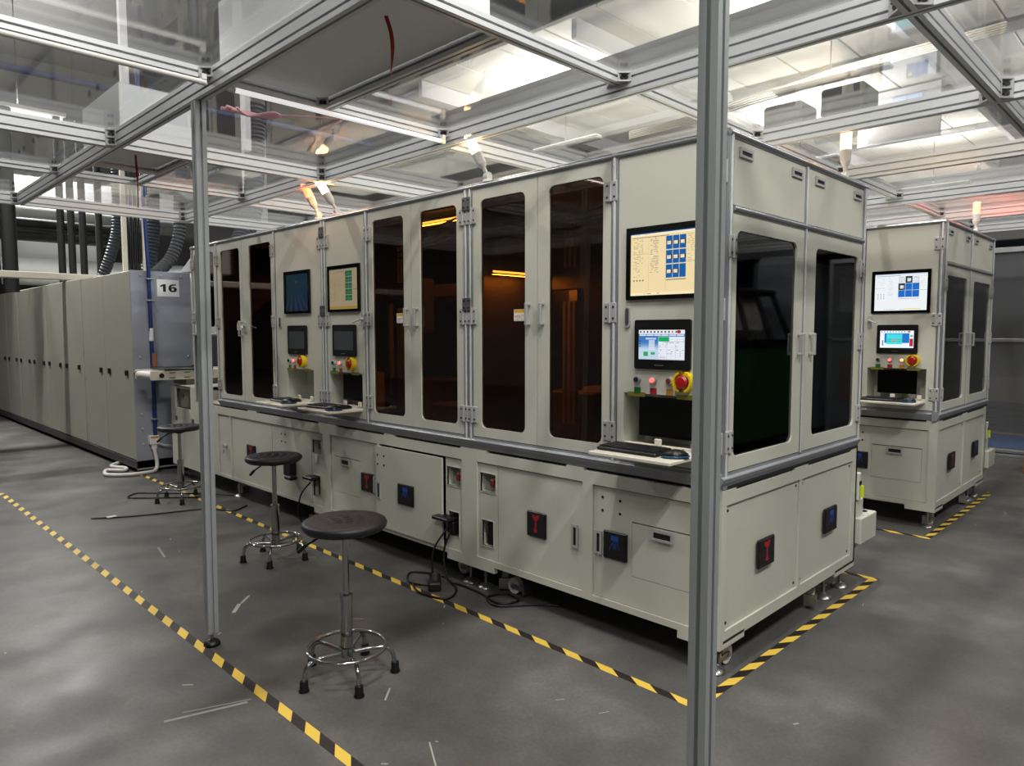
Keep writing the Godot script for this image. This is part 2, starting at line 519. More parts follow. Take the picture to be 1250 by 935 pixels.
# ------------------------------------------------------------------ machines
func bead(w: float, d: float, bw: float) -> PackedVector2Array:   # aluminium profile with a half-round bead between two grooves
	var g := bw + 0.003
	var p := PackedVector2Array([Vector2(-w / 2, -d), Vector2(w / 2, -d), Vector2(w / 2, -0.002), Vector2(w / 2 - 0.002, 0), Vector2(g, 0), Vector2(g, -0.007), Vector2(bw, -0.007)])
	for i in 11:
		var a := PI * i / 10.0
		p.append(Vector2(cos(a) * bw, sin(a) * bw * 0.9))
	p.append_array([Vector2(-bw, -0.007), Vector2(-g, -0.007), Vector2(-g, 0), Vector2(-w / 2 + 0.002, 0), Vector2(-w / 2, -0.002)])
	return p

func channel(w: float, d: float, g: float) -> PackedVector2Array:
	return PackedVector2Array([Vector2(-w / 2, -d), Vector2(w / 2, -d), Vector2(w / 2, -0.002), Vector2(w / 2 - 0.002, 0), Vector2(g + 0.002, 0), Vector2(g + 0.002, -0.008), Vector2(-g - 0.002, -0.008), Vector2(-g - 0.002, 0), Vector2(-w / 2 + 0.002, 0), Vector2(-w / 2, -0.002)])

func strip(g: float) -> PackedVector2Array:
	var p := PackedVector2Array([Vector2(-g, -0.0075), Vector2(g, -0.0075)])
	for i in 11: p.append(Vector2(cos(PI * i / 10.0) * g, sin(PI * i / 10.0) * g * 0.8))
	return p

func slot(w: float, h: float, nx: Array, ny: Array, g := 0.0048, d := 0.0145) -> PackedVector2Array:   # T-slot outline, grooves at nx on top/bottom and ny on the sides
	var p := PackedVector2Array()
	p.append(Vector2(-w / 2, -h / 2))
	for x in nx: p.append_array([Vector2(x - g, -h / 2), Vector2(x - g, -h / 2 + d), Vector2(x + g, -h / 2 + d), Vector2(x + g, -h / 2)])
	p.append(Vector2(w / 2, -h / 2))
	for y in ny: p.append_array([Vector2(w / 2, y - g), Vector2(w / 2 - d, y - g), Vector2(w / 2 - d, y + g), Vector2(w / 2, y + g)])
	p.append(Vector2(w / 2, h / 2))
	for k in nx.size():
		var x: float = nx[nx.size() - 1 - k]
		p.append_array([Vector2(x + g, h / 2), Vector2(x + g, h / 2 - d), Vector2(x - g, h / 2 - d), Vector2(x - g, h / 2)])
	p.append(Vector2(-w / 2, h / 2))
	for k in ny.size():
		var y: float = ny[ny.size() - 1 - k]
		p.append_array([Vector2(-w / 2, y + g), Vector2(-w / 2 + d, y + g), Vector2(-w / 2 + d, y - g), Vector2(-w / 2, y - g)])
	return p

const UP_B := Basis(Vector3(1, 0, 0), Vector3(0, 0, 1), Vector3(0, 1, 0))     # outline x -> x, y -> +z, length -> up
const ALONG_B := Basis(Vector3(0, 1, 0), Vector3(0, 0, 1), Vector3(1, 0, 0))  # outline x -> y, y -> +z, length -> x

func at(b: MB, basis: Basis, o := Vector3.ZERO) -> MB:
	b.X = Transform3D(basis, o)
	return b

func face(side: bool) -> MB:
	var b := MB.new()
	if side: b.X = Transform3D(SIDE, Vector3.ZERO)
	return b

func upright(root: Node3D, x: float, side := false, y0 := 0.845, y1 := 2.25, w := 0.036) -> void:
	var b := MB.new()
	var bs := (SIDE if side else Basis.IDENTITY) * UP_B
	b.X = Transform3D(bs, (SIDE if side else Basis.IDENTITY) * Vector3(x, 0, 0.004))
	b.extrude(channel(w, 0.04, w * 0.22), y0, y1)
	var u := part("upright", b, M.alu, root)
	var c := MB.new()
	c.X = b.X
	c.extrude(strip(w * 0.2), y0 + 0.001, y1 - 0.001, true)
	part("cover_strip", c, M.strip, u)  # paler than the upright: lamp highlight put into its colour

func hinge(p: Node3D, x: float, y: float, side := false, s := 1.0) -> void:
	var b := face(side)
	b.rng(x - 0.034 * s, x - 0.004, y - 0.045, y + 0.045, 0.0, 0.011, 0.002)
	b.rng(x + 0.004, x + 0.034 * s, y - 0.045, y + 0.045, 0.0, 0.011, 0.002)
	b.cyl(Vector3(x, y - 0.045, 0.011), Vector3(x, y + 0.045, 0.011), 0.006, -1.0, 8)
	var h := part("hinge", b, M.zinc, p)
	var c := face(side)
	for dx in [-0.02, 0.02]:
		for dy in [-0.026, 0.026]:
			c.cyl(Vector3(x + dx * s, y + dy, 0.008), Vector3(x + dx * s, y + dy, 0.0125), 0.0055, -1.0, 8)
	part("screw", c, M.dark, h).set_meta("kind", "stuff")

func pull(p: Node3D, x: float, y0: float, y1: float, side := false, w := 0.02, deep := 0.03) -> void:
	var b := face(side)
	b.rng(x - w / 2, x + w / 2, y0, y0 + 0.014, 0.0, deep, 0.003)
	b.rng(x - w / 2, x + w / 2, y1 - 0.014, y1, 0.0, deep, 0.003)
	b.rng(x - w / 2, x + w / 2, y0 + 0.01, y1 - 0.01, deep - 0.012, deep, 0.004)
	part("handle", b, M.zinc, p)

func recess_pull(p: Node3D, x0: float, x1: float, y0: float, y1: float, side := false) -> void:   # flush pull with a dark cup
	var b := face(side)
	b.plate(x0, x1, y0, y1, -0.001, 0.006, [[x0 + 0.012, x1 - 0.012, y0 + 0.01, y1 - 0.014]])
	var h := part("flush_handle", b, M.zinc, p)
	var c := face(side)
	c.rng(x0 + 0.012, x1 - 0.012, y0 + 0.01, y1 - 0.014, -0.001, 0.002)
	part("handle_cup", c, M.dark, h)

func glass_door(root: Node3D, x0: float, x1: float, y0: float, y1: float, w: Array, side := false) -> MeshInstance3D:
	var b := face(side)
	b.wplate(x0 + 0.0015, x1 - 0.0015, y0, y1, -0.022, 0.0, w, 0.035)
	var d := part("glass_door", b, M.cream, root)
	var g := face(side)
	g.rng(w[0] - 0.008, w[1] + 0.008, w[2] - 0.008, w[3] + 0.008, -0.0145, -0.0095)
	part("tinted_pane", g, M.smoke if side else M.tint, d)
	var k := face(side)
	k.plate(w[0] - 0.01, w[1] + 0.01, w[2] - 0.01, w[3] + 0.01, -0.0215, -0.0165, [[w[0] + 0.006, w[1] - 0.006, w[2] + 0.006, w[3] - 0.006]])
	part("gasket", k, M.black, d)
	return d

func fan(root: Node3D, x0: float, x1: float, y0: float, y1: float, kind: String, side := false, z := 0.0) -> void:
	var b := face(side)
	b.rng(x0, x1, y0, y1, z - 0.002, z + 0.012, 0.004)
	var f := part("fan_filter", b, M.black, root)
	var g := face(side)
	g.slab(x0 + 0.006, x1 - 0.006, y0 + 0.006, y1 - 0.006, z + 0.0115, z + 0.0135, 0.004)
	part("printed_mark", g, M[kind], f)

func foot(root: Node3D, x: float, z: float, h := 0.15) -> void:
	var b := at(MB.new(), Basis.IDENTITY, Vector3(x, 0, z))
	b.lathe([Vector2(0.046, 0.0), Vector2(0.048, 0.008), Vector2(0.03, 0.02), Vector2(0.016, 0.026), Vector2(0.011, 0.03), Vector2(0.009, 0.032), Vector2(0.009, h)], 20)
	b.cyl(Vector3(0, 0.07, 0), Vector3(0, 0.082, 0), 0.016, -1.0, 6)
	part("levelling_foot", b, M.steel, root)

func caster(root: Node3D, x: float, z: float, turn: float) -> void:
	var b := at(MB.new(), Basis(Vector3.UP, turn), Vector3(x, 0.048, z))
	b.cyl(Vector3(-0.017, 0, 0), Vector3(0.017, 0, 0), 0.044, -1.0, 24)
	var w := part("caster", b, M.white, root)
	var c := at(MB.new(), Basis(Vector3.UP, turn), Vector3(x, 0.048, z))
	c.rng(-0.026, -0.02, -0.011, 0.011, -0.01, 0.08); c.rng(0.02, 0.026, -0.011, 0.011, -0.01, 0.08)
	c.rng(-0.03, 0.03, -0.03, 0.03, 0.075, 0.09)
	c.cyl(Vector3(-0.03, 0, 0), Vector3(0.03, 0, 0), 0.012, -1.0, 10)
	part("fork", c, M.steel, w)

func door_panel(root: Node3D, called: String, x0: float, x1: float, y0: float, y1: float, holes := [], side := false, z := -0.010) -> MeshInstance3D:
	var b := face(side)
	b.plate(x0 + 0.002, x1 - 0.002, y0 + 0.0025, y1 - (0.0055 if z < -0.004 else 0.0025), z - 0.012, z, holes)
	return part(called, b, M.cream, root)

func screws(p: Node3D, pts: Array, side := false, z := -0.010) -> void:
	var b := face(side)
	for s in pts: b.cyl(Vector3(s[0], s[1], z - 0.001), Vector3(s[0], s[1], z + 0.002), 0.007, -1.0, 8)
	part("screws", b, M.dark, p).set_meta("kind", "stuff")

func socket(root: Node3D, x0: float, x1: float, y0: float, y1: float, kind: int) -> void:   # square opening with a switch or a plug inside
	var b := MB.new()
	b.rng(x0, x1, y0, y1, -0.10, -0.095)
	b.rng(x0 - 0.003, x0, y0, y1, -0.10, -0.006); b.rng(x1, x1 + 0.003, y0, y1, -0.10, -0.006)
	b.rng(x0, x1, y0 - 0.003, y0, -0.10, -0.006); b.rng(x0, x1, y1, y1 + 0.003, -0.10, -0.006)
	var s := part("recess", b, M.cream, root)
	var d := MB.new()
	var m := (y0 + y1) * 0.5
	if kind == 0:
		d.rng(x1 - 0.062, x1 - 0.012, m - 0.03, m + 0.032, -0.096, -0.03, 0.004)
		var k := part("switch_body", d, M.yellow_dim, s)
		k.set_meta("label", "brown-red rotary main switch")
		var e := MB.new()
		e.rng(x1 - 0.05, x1 - 0.022, m - 0.018, m + 0.02, -0.031, -0.012, 0.004)
		part("switch_knob", e, M.red_dim, s)
	else:
		d.rng(x1 - 0.07, x1 - 0.004, y0 + 0.006, y1 - 0.02, -0.096, -0.03, 0.004)
		part("power_inlet", d, M.black, s)

func monitor(root: Node3D, x0: float, x1: float, y0: float, y1: float, scr: String) -> void:
	var b := MB.new()
	b.plate(x0, x1, y0, y1, -0.01, 0.014, [[x0 + 0.022, x1 - 0.022, y0 + 0.018, y1 - 0.026]])
	var m := part("monitor", b, M.black_gloss, root)
	var s := MB.new()
	s.slab(x0 + 0.020, x1 - 0.020, y0 + 0.016, y1 - 0.024, 0.002, 0.008, 0.002)
	part("screen", s, M[scr], m)

func touch(root: Node3D, x0: float, x1: float, y0: float, y1: float, scr: String) -> void:
	var b := MB.new()
	b.slab(x0, x1, y0, y1, -0.005, 0.012, 0.01)
	var m := part("touch_panel", b, M.black, root)
	var w := x1 - x0
	var h := y1 - y0
	var s := MB.new()
	s.slab(x0 + w * 0.085, x1 - w * 0.095, y0 + h * 0.2, y1 - h * 0.205, 0.0105, 0.0128, 0.002)
	part("screen", s, M[scr], m)
	var k := MB.new()
	for i in 6: k.rng(x0 + w * (0.38 + 0.028 * i), x0 + w * (0.395 + 0.028 * i), y0 + h * 0.075, y0 + h * 0.095, 0.0115, 0.0125)
	part("maker_mark", k, M.grey_light, m)

func button(root: Node3D, x: float, y: float, m: Material, lab: Material, lit := false) -> void:
	var b := MB.new()
	b.cyl(Vector3(x, y, -0.002), Vector3(x, y, 0.012), 0.0175, 0.016, 20)
	var p := part("push_button", b, M.zinc, root)
	var c := MB.new()
	c.cyl(Vector3(x, y, 0.01), Vector3(x, y, 0.019), 0.0115, 0.0105, 16)
	part("button_lens" if lit else "button_cap", c, m, p)
	var l := MB.new()
	l.rng(x - 0.017, x + 0.017, y - 0.062, y - 0.034, 0.0005, 0.0025, 0.0005)
	part("button_label", l, lab, root)

func estop(root: Node3D, x: float, y: float) -> void:
	var g := MB.new()
	g.cyl(Vector3(x, y, -0.002), Vector3(x, y, 0.006), 0.045, -1.0, 28)
	for k in 20:
		if k in [4, 5, 14, 15]: continue
		var a := TAU * k / 20.0
		var a2 := TAU * (k + 1) / 20.0
		var d0 := Vector3(cos(a), sin(a), 0)
		var d1 := Vector3(cos(a2), sin(a2), 0)
		var c := Vector3(x, y, 0)
		for r in [0.036, 0.045]:
			var s := 1.0 if r > 0.04 else -1.0
			g.q(c + d0 * r, c + d1 * r, c + d1 * r + Vector3(0, 0, 0.036), c + d0 * r + Vector3(0, 0, 0.036), (d0 + d1).normalized() * s)
		g.q(c + d0 * 0.036 + Vector3(0, 0, 0.036), c + d1 * 0.036 + Vector3(0, 0, 0.036), c + d1 * 0.045 + Vector3(0, 0, 0.036), c + d0 * 0.045 + Vector3(0, 0, 0.036), Vector3(0, 0, 1))
	var e := part("emergency_stop", g, M.yellow, root)
	e.set_meta("label", "yellow guarded emergency stop with red mushroom head")
	var h := MB.new()
	h.cyl(Vector3(x, y, 0.004), Vector3(x, y, 0.026), 0.016, -1.0, 16)
	h.cyl(Vector3(x, y, 0.024), Vector3(x, y, 0.034), 0.027, 0.029, 24)
	h.cyl(Vector3(x, y, 0.034), Vector3(x, y, 0.044), 0.029, 0.02, 24)
	part("mushroom_head", h, M.red, e)

func oval_lock(p: Node3D, x: float, y: float, lever := 0.0) -> void:
	var b := MB.new()
	b.slab(x - 0.014, x + 0.014, y - 0.05, y + 0.045, 0.0, 0.008, 0.0135)
	var h := part("lock_handle", b, M.zinc, p)
	var c := MB.new()
	if lever == 0.0:
		c.slab(x - 0.008, x + 0.008, y - 0.036, y + 0.036, 0.0075, 0.0125, 0.0075)
		part("latch", c, M.zinc_dark, h)
	else:
		c.cyl(Vector3(x, y + 0.01, 0.006), Vector3(x, y + 0.01, 0.03), 0.011, -1.0, 12)
		c.cyl(Vector3(x, y + 0.01, 0.026), Vector3(x + lever, y - 0.012, 0.05), 0.006, 0.005, 8)
		part("key", c, M.zinc, h)

# the console door of a machine: monitor, touch panel, buttons, recess and keyboard tray
func console(root: Node3D, o: Dictionary) -> void:
	var d: Array = o.door
	var r: Array = o.rec
	var b := MB.new()
	b.plate(d[0] + 0.0015, d[1] - 0.0015, 0.877, 2.221, -0.022, 0.0, [[r[0], r[1], 0.945, 1.18]])
	var c := part("console_door", b, M.cream, root)
	monitor(root, o.mon[0], o.mon[1], 1.593, 1.908, o.scr)
	touch(root, o.hmi[0], o.hmi[1], 1.29, 1.505, o.touch)
	for k in 3:
		if o.btn.size() > k: button(root, o.btn[k], 1.242, M[o.cap[k]], [M.green_label, M.red_label, M.amber_label][k], String(o.cap[k]).begins_with("lamp"))
	estop(root, o.stop, 1.242)
	oval_lock(c, o.lock[0], o.lock[1], o.lock[2])
	for h in o.hinges:
		for y in [2.085, 1.54, 0.997]: hinge(c, h, y)
	# recess box
	var z := -0.17
	var x := MB.new()
	x.rng(r[0] - 0.004, r[0], 0.94, 1.184, z, -0.02); x.rng(r[1], r[1] + 0.004, 0.94, 1.184, z, -0.02)
	x.rng(r[0], r[1], 1.18, 1.184, z, -0.02); x.rng(r[0], r[1], 0.928, 0.945, z, -0.02)
	x.rng(r[0] - 0.004, r[1] + 0.004, 0.94, 1.184, z - 0.004, z)
	var box := part("keyboard_recess", x, M.cream, root)
	if o.has("glass"):
		var g: Array = o.glass
		var gp := MB.new()
		gp.rng(g[0], g[1], 0.99, 1.166, -0.03, -0.024)
		part("dark_window", gp, M.black_gloss, box)
	else:
		var gp := MB.new()
		gp.rng(r[0] + 0.12, r[0] + 0.135, 0.96, 1.17, z, z + 0.02); gp.rng(r[1] - 0.16, r[1] - 0.15, 0.96, 1.17, z, z + 0.02)
		gp.rng(r[1] - 0.07, r[1] - 0.01, 0.99, 1.12, z, z + 0.05, 0.004)
		part("mounting_bars", gp, M.zinc, box)
	var w := MB.new()
	for s in [0.0, 0.62]: w.rng(r[0] + (r[1] - r[0]) * (0.06 + s), r[0] + (r[1] - r[0]) * (0.28 + s), 1.166, 1.186, 0.0, 0.0015)
	part("yellow_tape", w, M.yellow_dull, root)
	var t := MB.new()
	t.rng(r[0] + 0.0, r[1] - 0.0, 0.927, 0.943, -0.01, 0.255, 0.003)
	t.rng(r[0] + 0.0, r[1] - 0.0, 0.943, 0.958, -0.02, -0.008, 0.002)
	part("keyboard_tray", t, M.cream_light, root)
	var k := MB.new()
	for f in [0.45, 0.9]: k.rng(r[0] + (r[1] - r[0]) * f - 0.016, r[0] + (r[1] - r[0]) * f + 0.016, 0.955, 0.985, -0.012, 0.004, 0.003)
	part("tray_clip", k, M.cream_light, root).set_meta("kind", "stuff")

# shell shared by all machines, built between x0 and x1 with its front at z = 0
func shell(root: Node3D, x0: float, x1: float, front_holes: Array, right_side: bool, feet: Array, low_top := 0.803, D := 1.54) -> void:
	# base cabinet: front plate with openings, back, sides, stepped skirt
	var b := MB.new()
	b.plate(x0, x1, 0.162, low_top - 0.012, -0.025, 0.0, front_holes)
	for q in [[0.0, 0.09], [0.46, 0.53], [0.95, 1.0]]: b.rng(lerpf(x0, x1, q[0]), lerpf(x0, x1, q[1]), low_top - 0.012, low_top, -0.025, 0.0)
	b.rng(x0, x0 + 0.2, 0.128, 0.162, -0.025, 0.0); b.rng(x1 - 0.2, x1, 0.128, 0.162, -0.025, 0.0)
	b.rng(x0, x0 + 0.02, 0.162, low_top, -D, -0.025)
	b.rng(x0, x1, 0.162, low_top, -D, -D + 0.02)
	b.rng(x0, x1, 0.150, 0.162, -D, 0.0 - 0.03)
	b.rng(x0 + 0.02, x1 - 0.03, low_top - 0.012, low_top, -D + 0.02, -0.06)
	if right_side:
		var s := at(MB.new(), SIDE, Vector3(x1, 0, 0))
		for q in [[0.0252, 0.12], [0.7, 0.86], [1.44, D]]: s.rng(q[0], q[1], low_top - 0.012, low_top, -0.025, 0.0)
		s.plate(0.0252, D, 0.162, low_top - 0.012, -0.025, 0.0, [[0.04, 0.768, 0.203, 0.737], [0.793, 1.47, 0.206, 0.737]])
		s.rng(0.0252, 0.218, 0.128, 0.162, -0.025, 0.0); s.rng(D - 0.28, D, 0.128, 0.162, -0.025, 0.0)
		part("side_plate", s, M.cream, root)
	else:
		b.rng(x1 - 0.02, x1, 0.162, low_top, -D, -0.025)
	part("base_cabinet", b, M.cream, root)
	var dk := MB.new()
	for h in front_holes: dk.rng(h[0] - 0.01, h[1] + 0.01, h[2] - 0.01, h[3] + 0.01, -0.12, -0.112)  # dark sheet put in as shade behind the door gaps
	dk.rng(x0 + 0.02, x1 - 0.03, 0.76, low_top, -0.06, -0.0255)  # dark strip put in as shade of the slot under the ledge
	part("inner_screen", dk, M.dark, root)
	for f in feet:
		foot(root, f[0], f[1], 0.155)

func ledge_outline() -> PackedVector2Array:   # y across, z out: flat top, ridge, ribbed lower face falling back to the cabinet
	return PackedVector2Array([Vector2(0.806, -0.04), Vector2(0.873, -0.04), Vector2(0.873, 0.0), Vector2(0.862, 0.001), Vector2(0.860, 0.007), Vector2(0.857, 0.0125), Vector2(0.853, 0.015), Vector2(0.849, 0.0145), Vector2(0.846, 0.011), Vector2(0.838, 0.0105), Vector2(0.836, 0.006), Vector2(0.829, 0.0055), Vector2(0.827, 0.001), Vector2(0.819, 0.0), Vector2(0.817, -0.004), Vector2(0.806, -0.006)])

func upper(root: Node3D, x0: float, x1: float, D := 1.54, left_panel := true, right_panel := true) -> void:
	var l := at(MB.new(), ALONG_B)
	l.extrude(ledge_outline(), x0, x1)
	part("ledge_rail", l, M.alu_dark, root)
	var t := at(MB.new(), ALONG_B, Vector3(0, 2.238, 0.004))
	t.extrude(bead(0.032, 0.04, 0.009), x0, x1, true)
	part("top_rail", t, M.alu, root)
	var r := MB.new()
	r.rng(x0, x1, 2.236, 2.246, -D, -0.036)
	part("roof_panel", r, M.cream, root)
	var k := MB.new()
	k.rng(x0, x1, 0.803, 2.236, -D, -D + 0.015)
	part("back_panel", k, M.inner, root)
	var f := MB.new()
	f.rng(x0, x1, 0.803, 0.818, -D + 0.015, -0.04)
	part("table_plate", f, M.inner, root)
	var e := MB.new()
	if left_panel: e.rng(x0, x0 + 0.008, 0.818, 2.236, -D + 0.015, -0.045)
	if right_panel: e.rng(x1 - 0.008, x1, 0.818, 2.236, -D + 0.015, -0.045)
	if left_panel or right_panel: part("end_panel", e, M.inner, root)

# what one can make out through the tinted doors: posts, a gantry, a lamp bar, boxes, hanging leads
func works(root: Node3D, x0: float, x1: float, bars: Array) -> void:
	var b := MB.new()
	for x in [x0 + 0.32, x0 + 0.86, x1 - 0.42]:
		for z in [-0.55, -1.05]:
			b.rng(x - 0.03, x + 0.03, 0.818, 1.75, z - 0.03, z + 0.03)
	part("inner_post", b, M.alu, root)
	var ic := MB.new()
	for x in [x0 + 0.405, x0 + 0.44, x0 + 0.475]:
		ic.rng(x - 0.009, x + 0.009, 0.95, 1.62, -0.37, -0.34); ic.rng(x - 0.007, x + 0.007, 1.8, 2.08, -0.37, -0.345)
	for x in [x0 + 0.2, x1 - 0.28]: ic.rng(x - 0.012, x + 0.012, 1.0, 1.66, -0.44, -0.41)
	part("inner_column", ic, M.alu_beam, root)
	var g := MB.new()
	g.rng(x0 + 0.06, x1 - 0.06, 1.7, 1.78, -0.6, -0.5); g.rng(x0 + 0.06, x1 - 0.06, 1.7, 1.78, -1.1, -1.0)
	g.rng(x0 + 0.5, x0 + 0.62, 1.45, 1.82, -0.49, -0.4)
	part("gantry", g, M.steel_dim, root)
	var m := MB.new()
	m.rng(x0 + 0.2, x0 + 0.55, 0.818, 1.12, -0.9, -0.42, 0.01); m.rng(x0 + 0.75, x1 - 0.3, 0.818, 0.98, -0.95, -0.35, 0.01)
	m.rng(x0 + 0.98, x0 + 1.12, 0.98, 1.32, -0.7, -0.55, 0.01)
	part("test_station", m, M.inner_grey, root)
	for k in 4:
		var y := 2.08 - 0.035 * k
		part("hanging_lead", MB.new().tube(curve([Vector3(x0 + 0.05, y + 0.06, -0.12 - 0.03 * k), Vector3(lerpf(x0, x1, 0.35), y - 0.03, -0.16 - 0.02 * k), Vector3(lerpf(x0, x1, 0.7), y + 0.01, -0.14), Vector3(x1 - 0.05, y + 0.07, -0.12)], 0.08), 0.007, 6), M.black, root)
	for q in bars:
		var a: Vector3 = q[0]
		var e: Vector3 = q[1]
		var tb := MB.new().cyl(a, e, 0.006, -1.0, 10)
		part("lamp_bar", tb, M.bar_glow, root)
		var ar := AreaLight3D.new()
		ar.name = "bar_light"
		ar.area_size = Vector2(a.distance_to(e), 0.03)
		ar.light_energy = 0.3 * LAMP; ar.light_color = Color(1, 0.78, 0.45); ar.shadow_enabled = true; 
		root.add_child(ar, true)
		ar.position = (a + e) * 0.5 - Vector3(0, 0.016, 0)
		ar.basis = Basis((e - a).normalized(), Vector3.UP.cross((e - a).normalized()).normalized() * -1.0, Vector3.UP).orthonormalized()

const LAMP := 1.0

func signal_lamp(called: String, base: Vector3, lean: Vector3, key: String, label: String) -> void:
	var o := thing(called, label, "signal lamp", base, 0.0, "signal lamps on the machine tops")
	var d := lean.normalized()
	var u := d.cross(Vector3.RIGHT).normalized()
	var bs := Basis(d.cross(u), d, u).orthonormalized()
	var k := MB.new()
	k.cyl(Vector3(0, 0, 0), Vector3(0, 0.012, 0), 0.03, 0.026, 18)
	k.cyl(Vector3(-0.014, 0.03, 0), Vector3(0.014, 0.03, 0), 0.022, -1.0, 16)
	k.rng(-0.012, 0.012, 0.01, 0.03, -0.014, 0.014)
	part("folding_base", k, M.white, o)
	var s := at(MB.new(), bs, Vector3(0, 0.03, 0))
	s.cyl(Vector3(0, 0, 0), Vector3(0, 0.06, 0), 0.011, -1.0, 12)
	s.cyl(Vector3(0, 0.05, 0), Vector3(0, 0.075, 0), 0.014, 0.026, 18)
	s.cyl(Vector3(0, 0.075, 0), Vector3(0, 0.135, 0), 0.026, 0.029, 20)
	part("lamp_stem", s, M.white, o)
	var g := at(MB.new(), bs, Vector3(0, 0.03, 0))
	g.lathe([Vector2(0.027, 0.135), Vector2(0.027, 0.228), Vector2(0.022, 0.234), Vector2(0.0, 0.236)], 20)
	part("lamp_lens", g, M[key], o)
	var l := OmniLight3D.new()
	l.name = "lamp_light"
	l.light_energy = 0.1 if key == "sig_red" else 0.1; l.light_size = 0.03; l.omni_range = 30.0; l.omni_attenuation = 2.0; l.shadow_enabled = true
	l.light_color = M[key].emission
	o.add_child(l)
	l.position = Vector3(0, 0.03, 0) + bs * Vector3(0, 0.19, 0)

func keyboard(called: String, label: String, pos: Vector3, w: float, turn := 0.0) -> Node3D:
	var o := thing(called, label, "keyboard", pos, turn, "keyboards on the machine trays")
	part("case", MB.new().rng(-w / 2, w / 2, 0, 0.016, -0.075, 0.075, 0.005), M.black, o)
	var k := MB.new()
	var cols := int(w / 0.021)
	for r in 6:
		for c in cols:
			k.rng(-w / 2 + 0.01 + c * (w - 0.02) / cols, -w / 2 + 0.01 + (c + 0.84) * (w - 0.02) / cols, 0.014, 0.022, -0.066 + r * 0.0225, -0.0485 + r * 0.0225)
	var ks := part("keys", k, M.key_black, o)
	ks.set_meta("kind", "stuff")
	return o

func mouse(called: String, label: String, pos: Vector3, turn := 0.0, key := "black") -> Node3D:
	var o := thing(called, label, "computer mouse", pos, turn, "mice on the machine trays")
	var b := MB.new()
	b.X = Transform3D(Basis.from_scale(Vector3(1.0, 1.0, 1.7)), Vector3.ZERO)
	b.lathe([Vector2(0.031, 0.0), Vector2(0.033, 0.008), Vector2(0.03, 0.02), Vector2(0.021, 0.03), Vector2(0.009, 0.035), Vector2(0.0, 0.036)], 20)
	part("shell", b, M[key], o)
	var rm := MB.new()
	rm.X = b.X
	rm.lathe([Vector2(0.0325, 0.0045), Vector2(0.0348, 0.006), Vector2(0.0348, 0.009), Vector2(0.0325, 0.0105)], 24)
	part("blue_rim", rm, M.blue_rim, o)
	part("wheel", MB.new().cyl(Vector3(-0.004, 0.03, -0.03), Vector3(0.004, 0.03, -0.03), 0.007, -1.0, 12), M.grey_light, o)
	return o

func machine_right(root: Node3D, mirror: bool, o: Dictionary, side: bool, X0 := -1.548) -> void:   # module 1.548 wide, built from x = -1.548 to 0
	var W := 1.548
	var f := func(a: float, b: float) -> Array: return [-W - b, -W - a] if mirror else [a, b]
	var g := func(a: float) -> float: return -W - a if mirror else a
	upper(root, X0, 0.0, 1.54, true, not side)
	for x in [-1.529, -0.553]: upright(root, g.call(x))
	upright(root, maxf(g.call(-0.019), X0 + 0.018))
	var k := 0
	for w in [[-1.45, -1.115, -1.511, -1.03], [-0.954, -0.62, -1.028, -0.573]]:
		var a: Array = f.call(w[0], w[1])
		var e: Array = f.call(w[2], w[3])
		var d := glass_door(root, e[0], e[1], 0.877, 2.221, [a[0], a[1], 0.929, 2.164])
		var hx: float = g.call(-1.513 if k == 0 else -0.571)
		for y in [2.085, 1.54, 0.997]: hinge(d, hx, y)
		pull(d, g.call(-1.085 if k == 0 else -0.99), 1.487, 1.6)
		if k == int(mirror):
			var s := MB.new()
			s.slab(a[1] - 0.088, a[1] + 0.001, 1.51, 1.57, -0.0094, -0.0086, 0.002)
			part("warning_sticker", s, M.sticker, d)
		k += 1
	console(root, o)

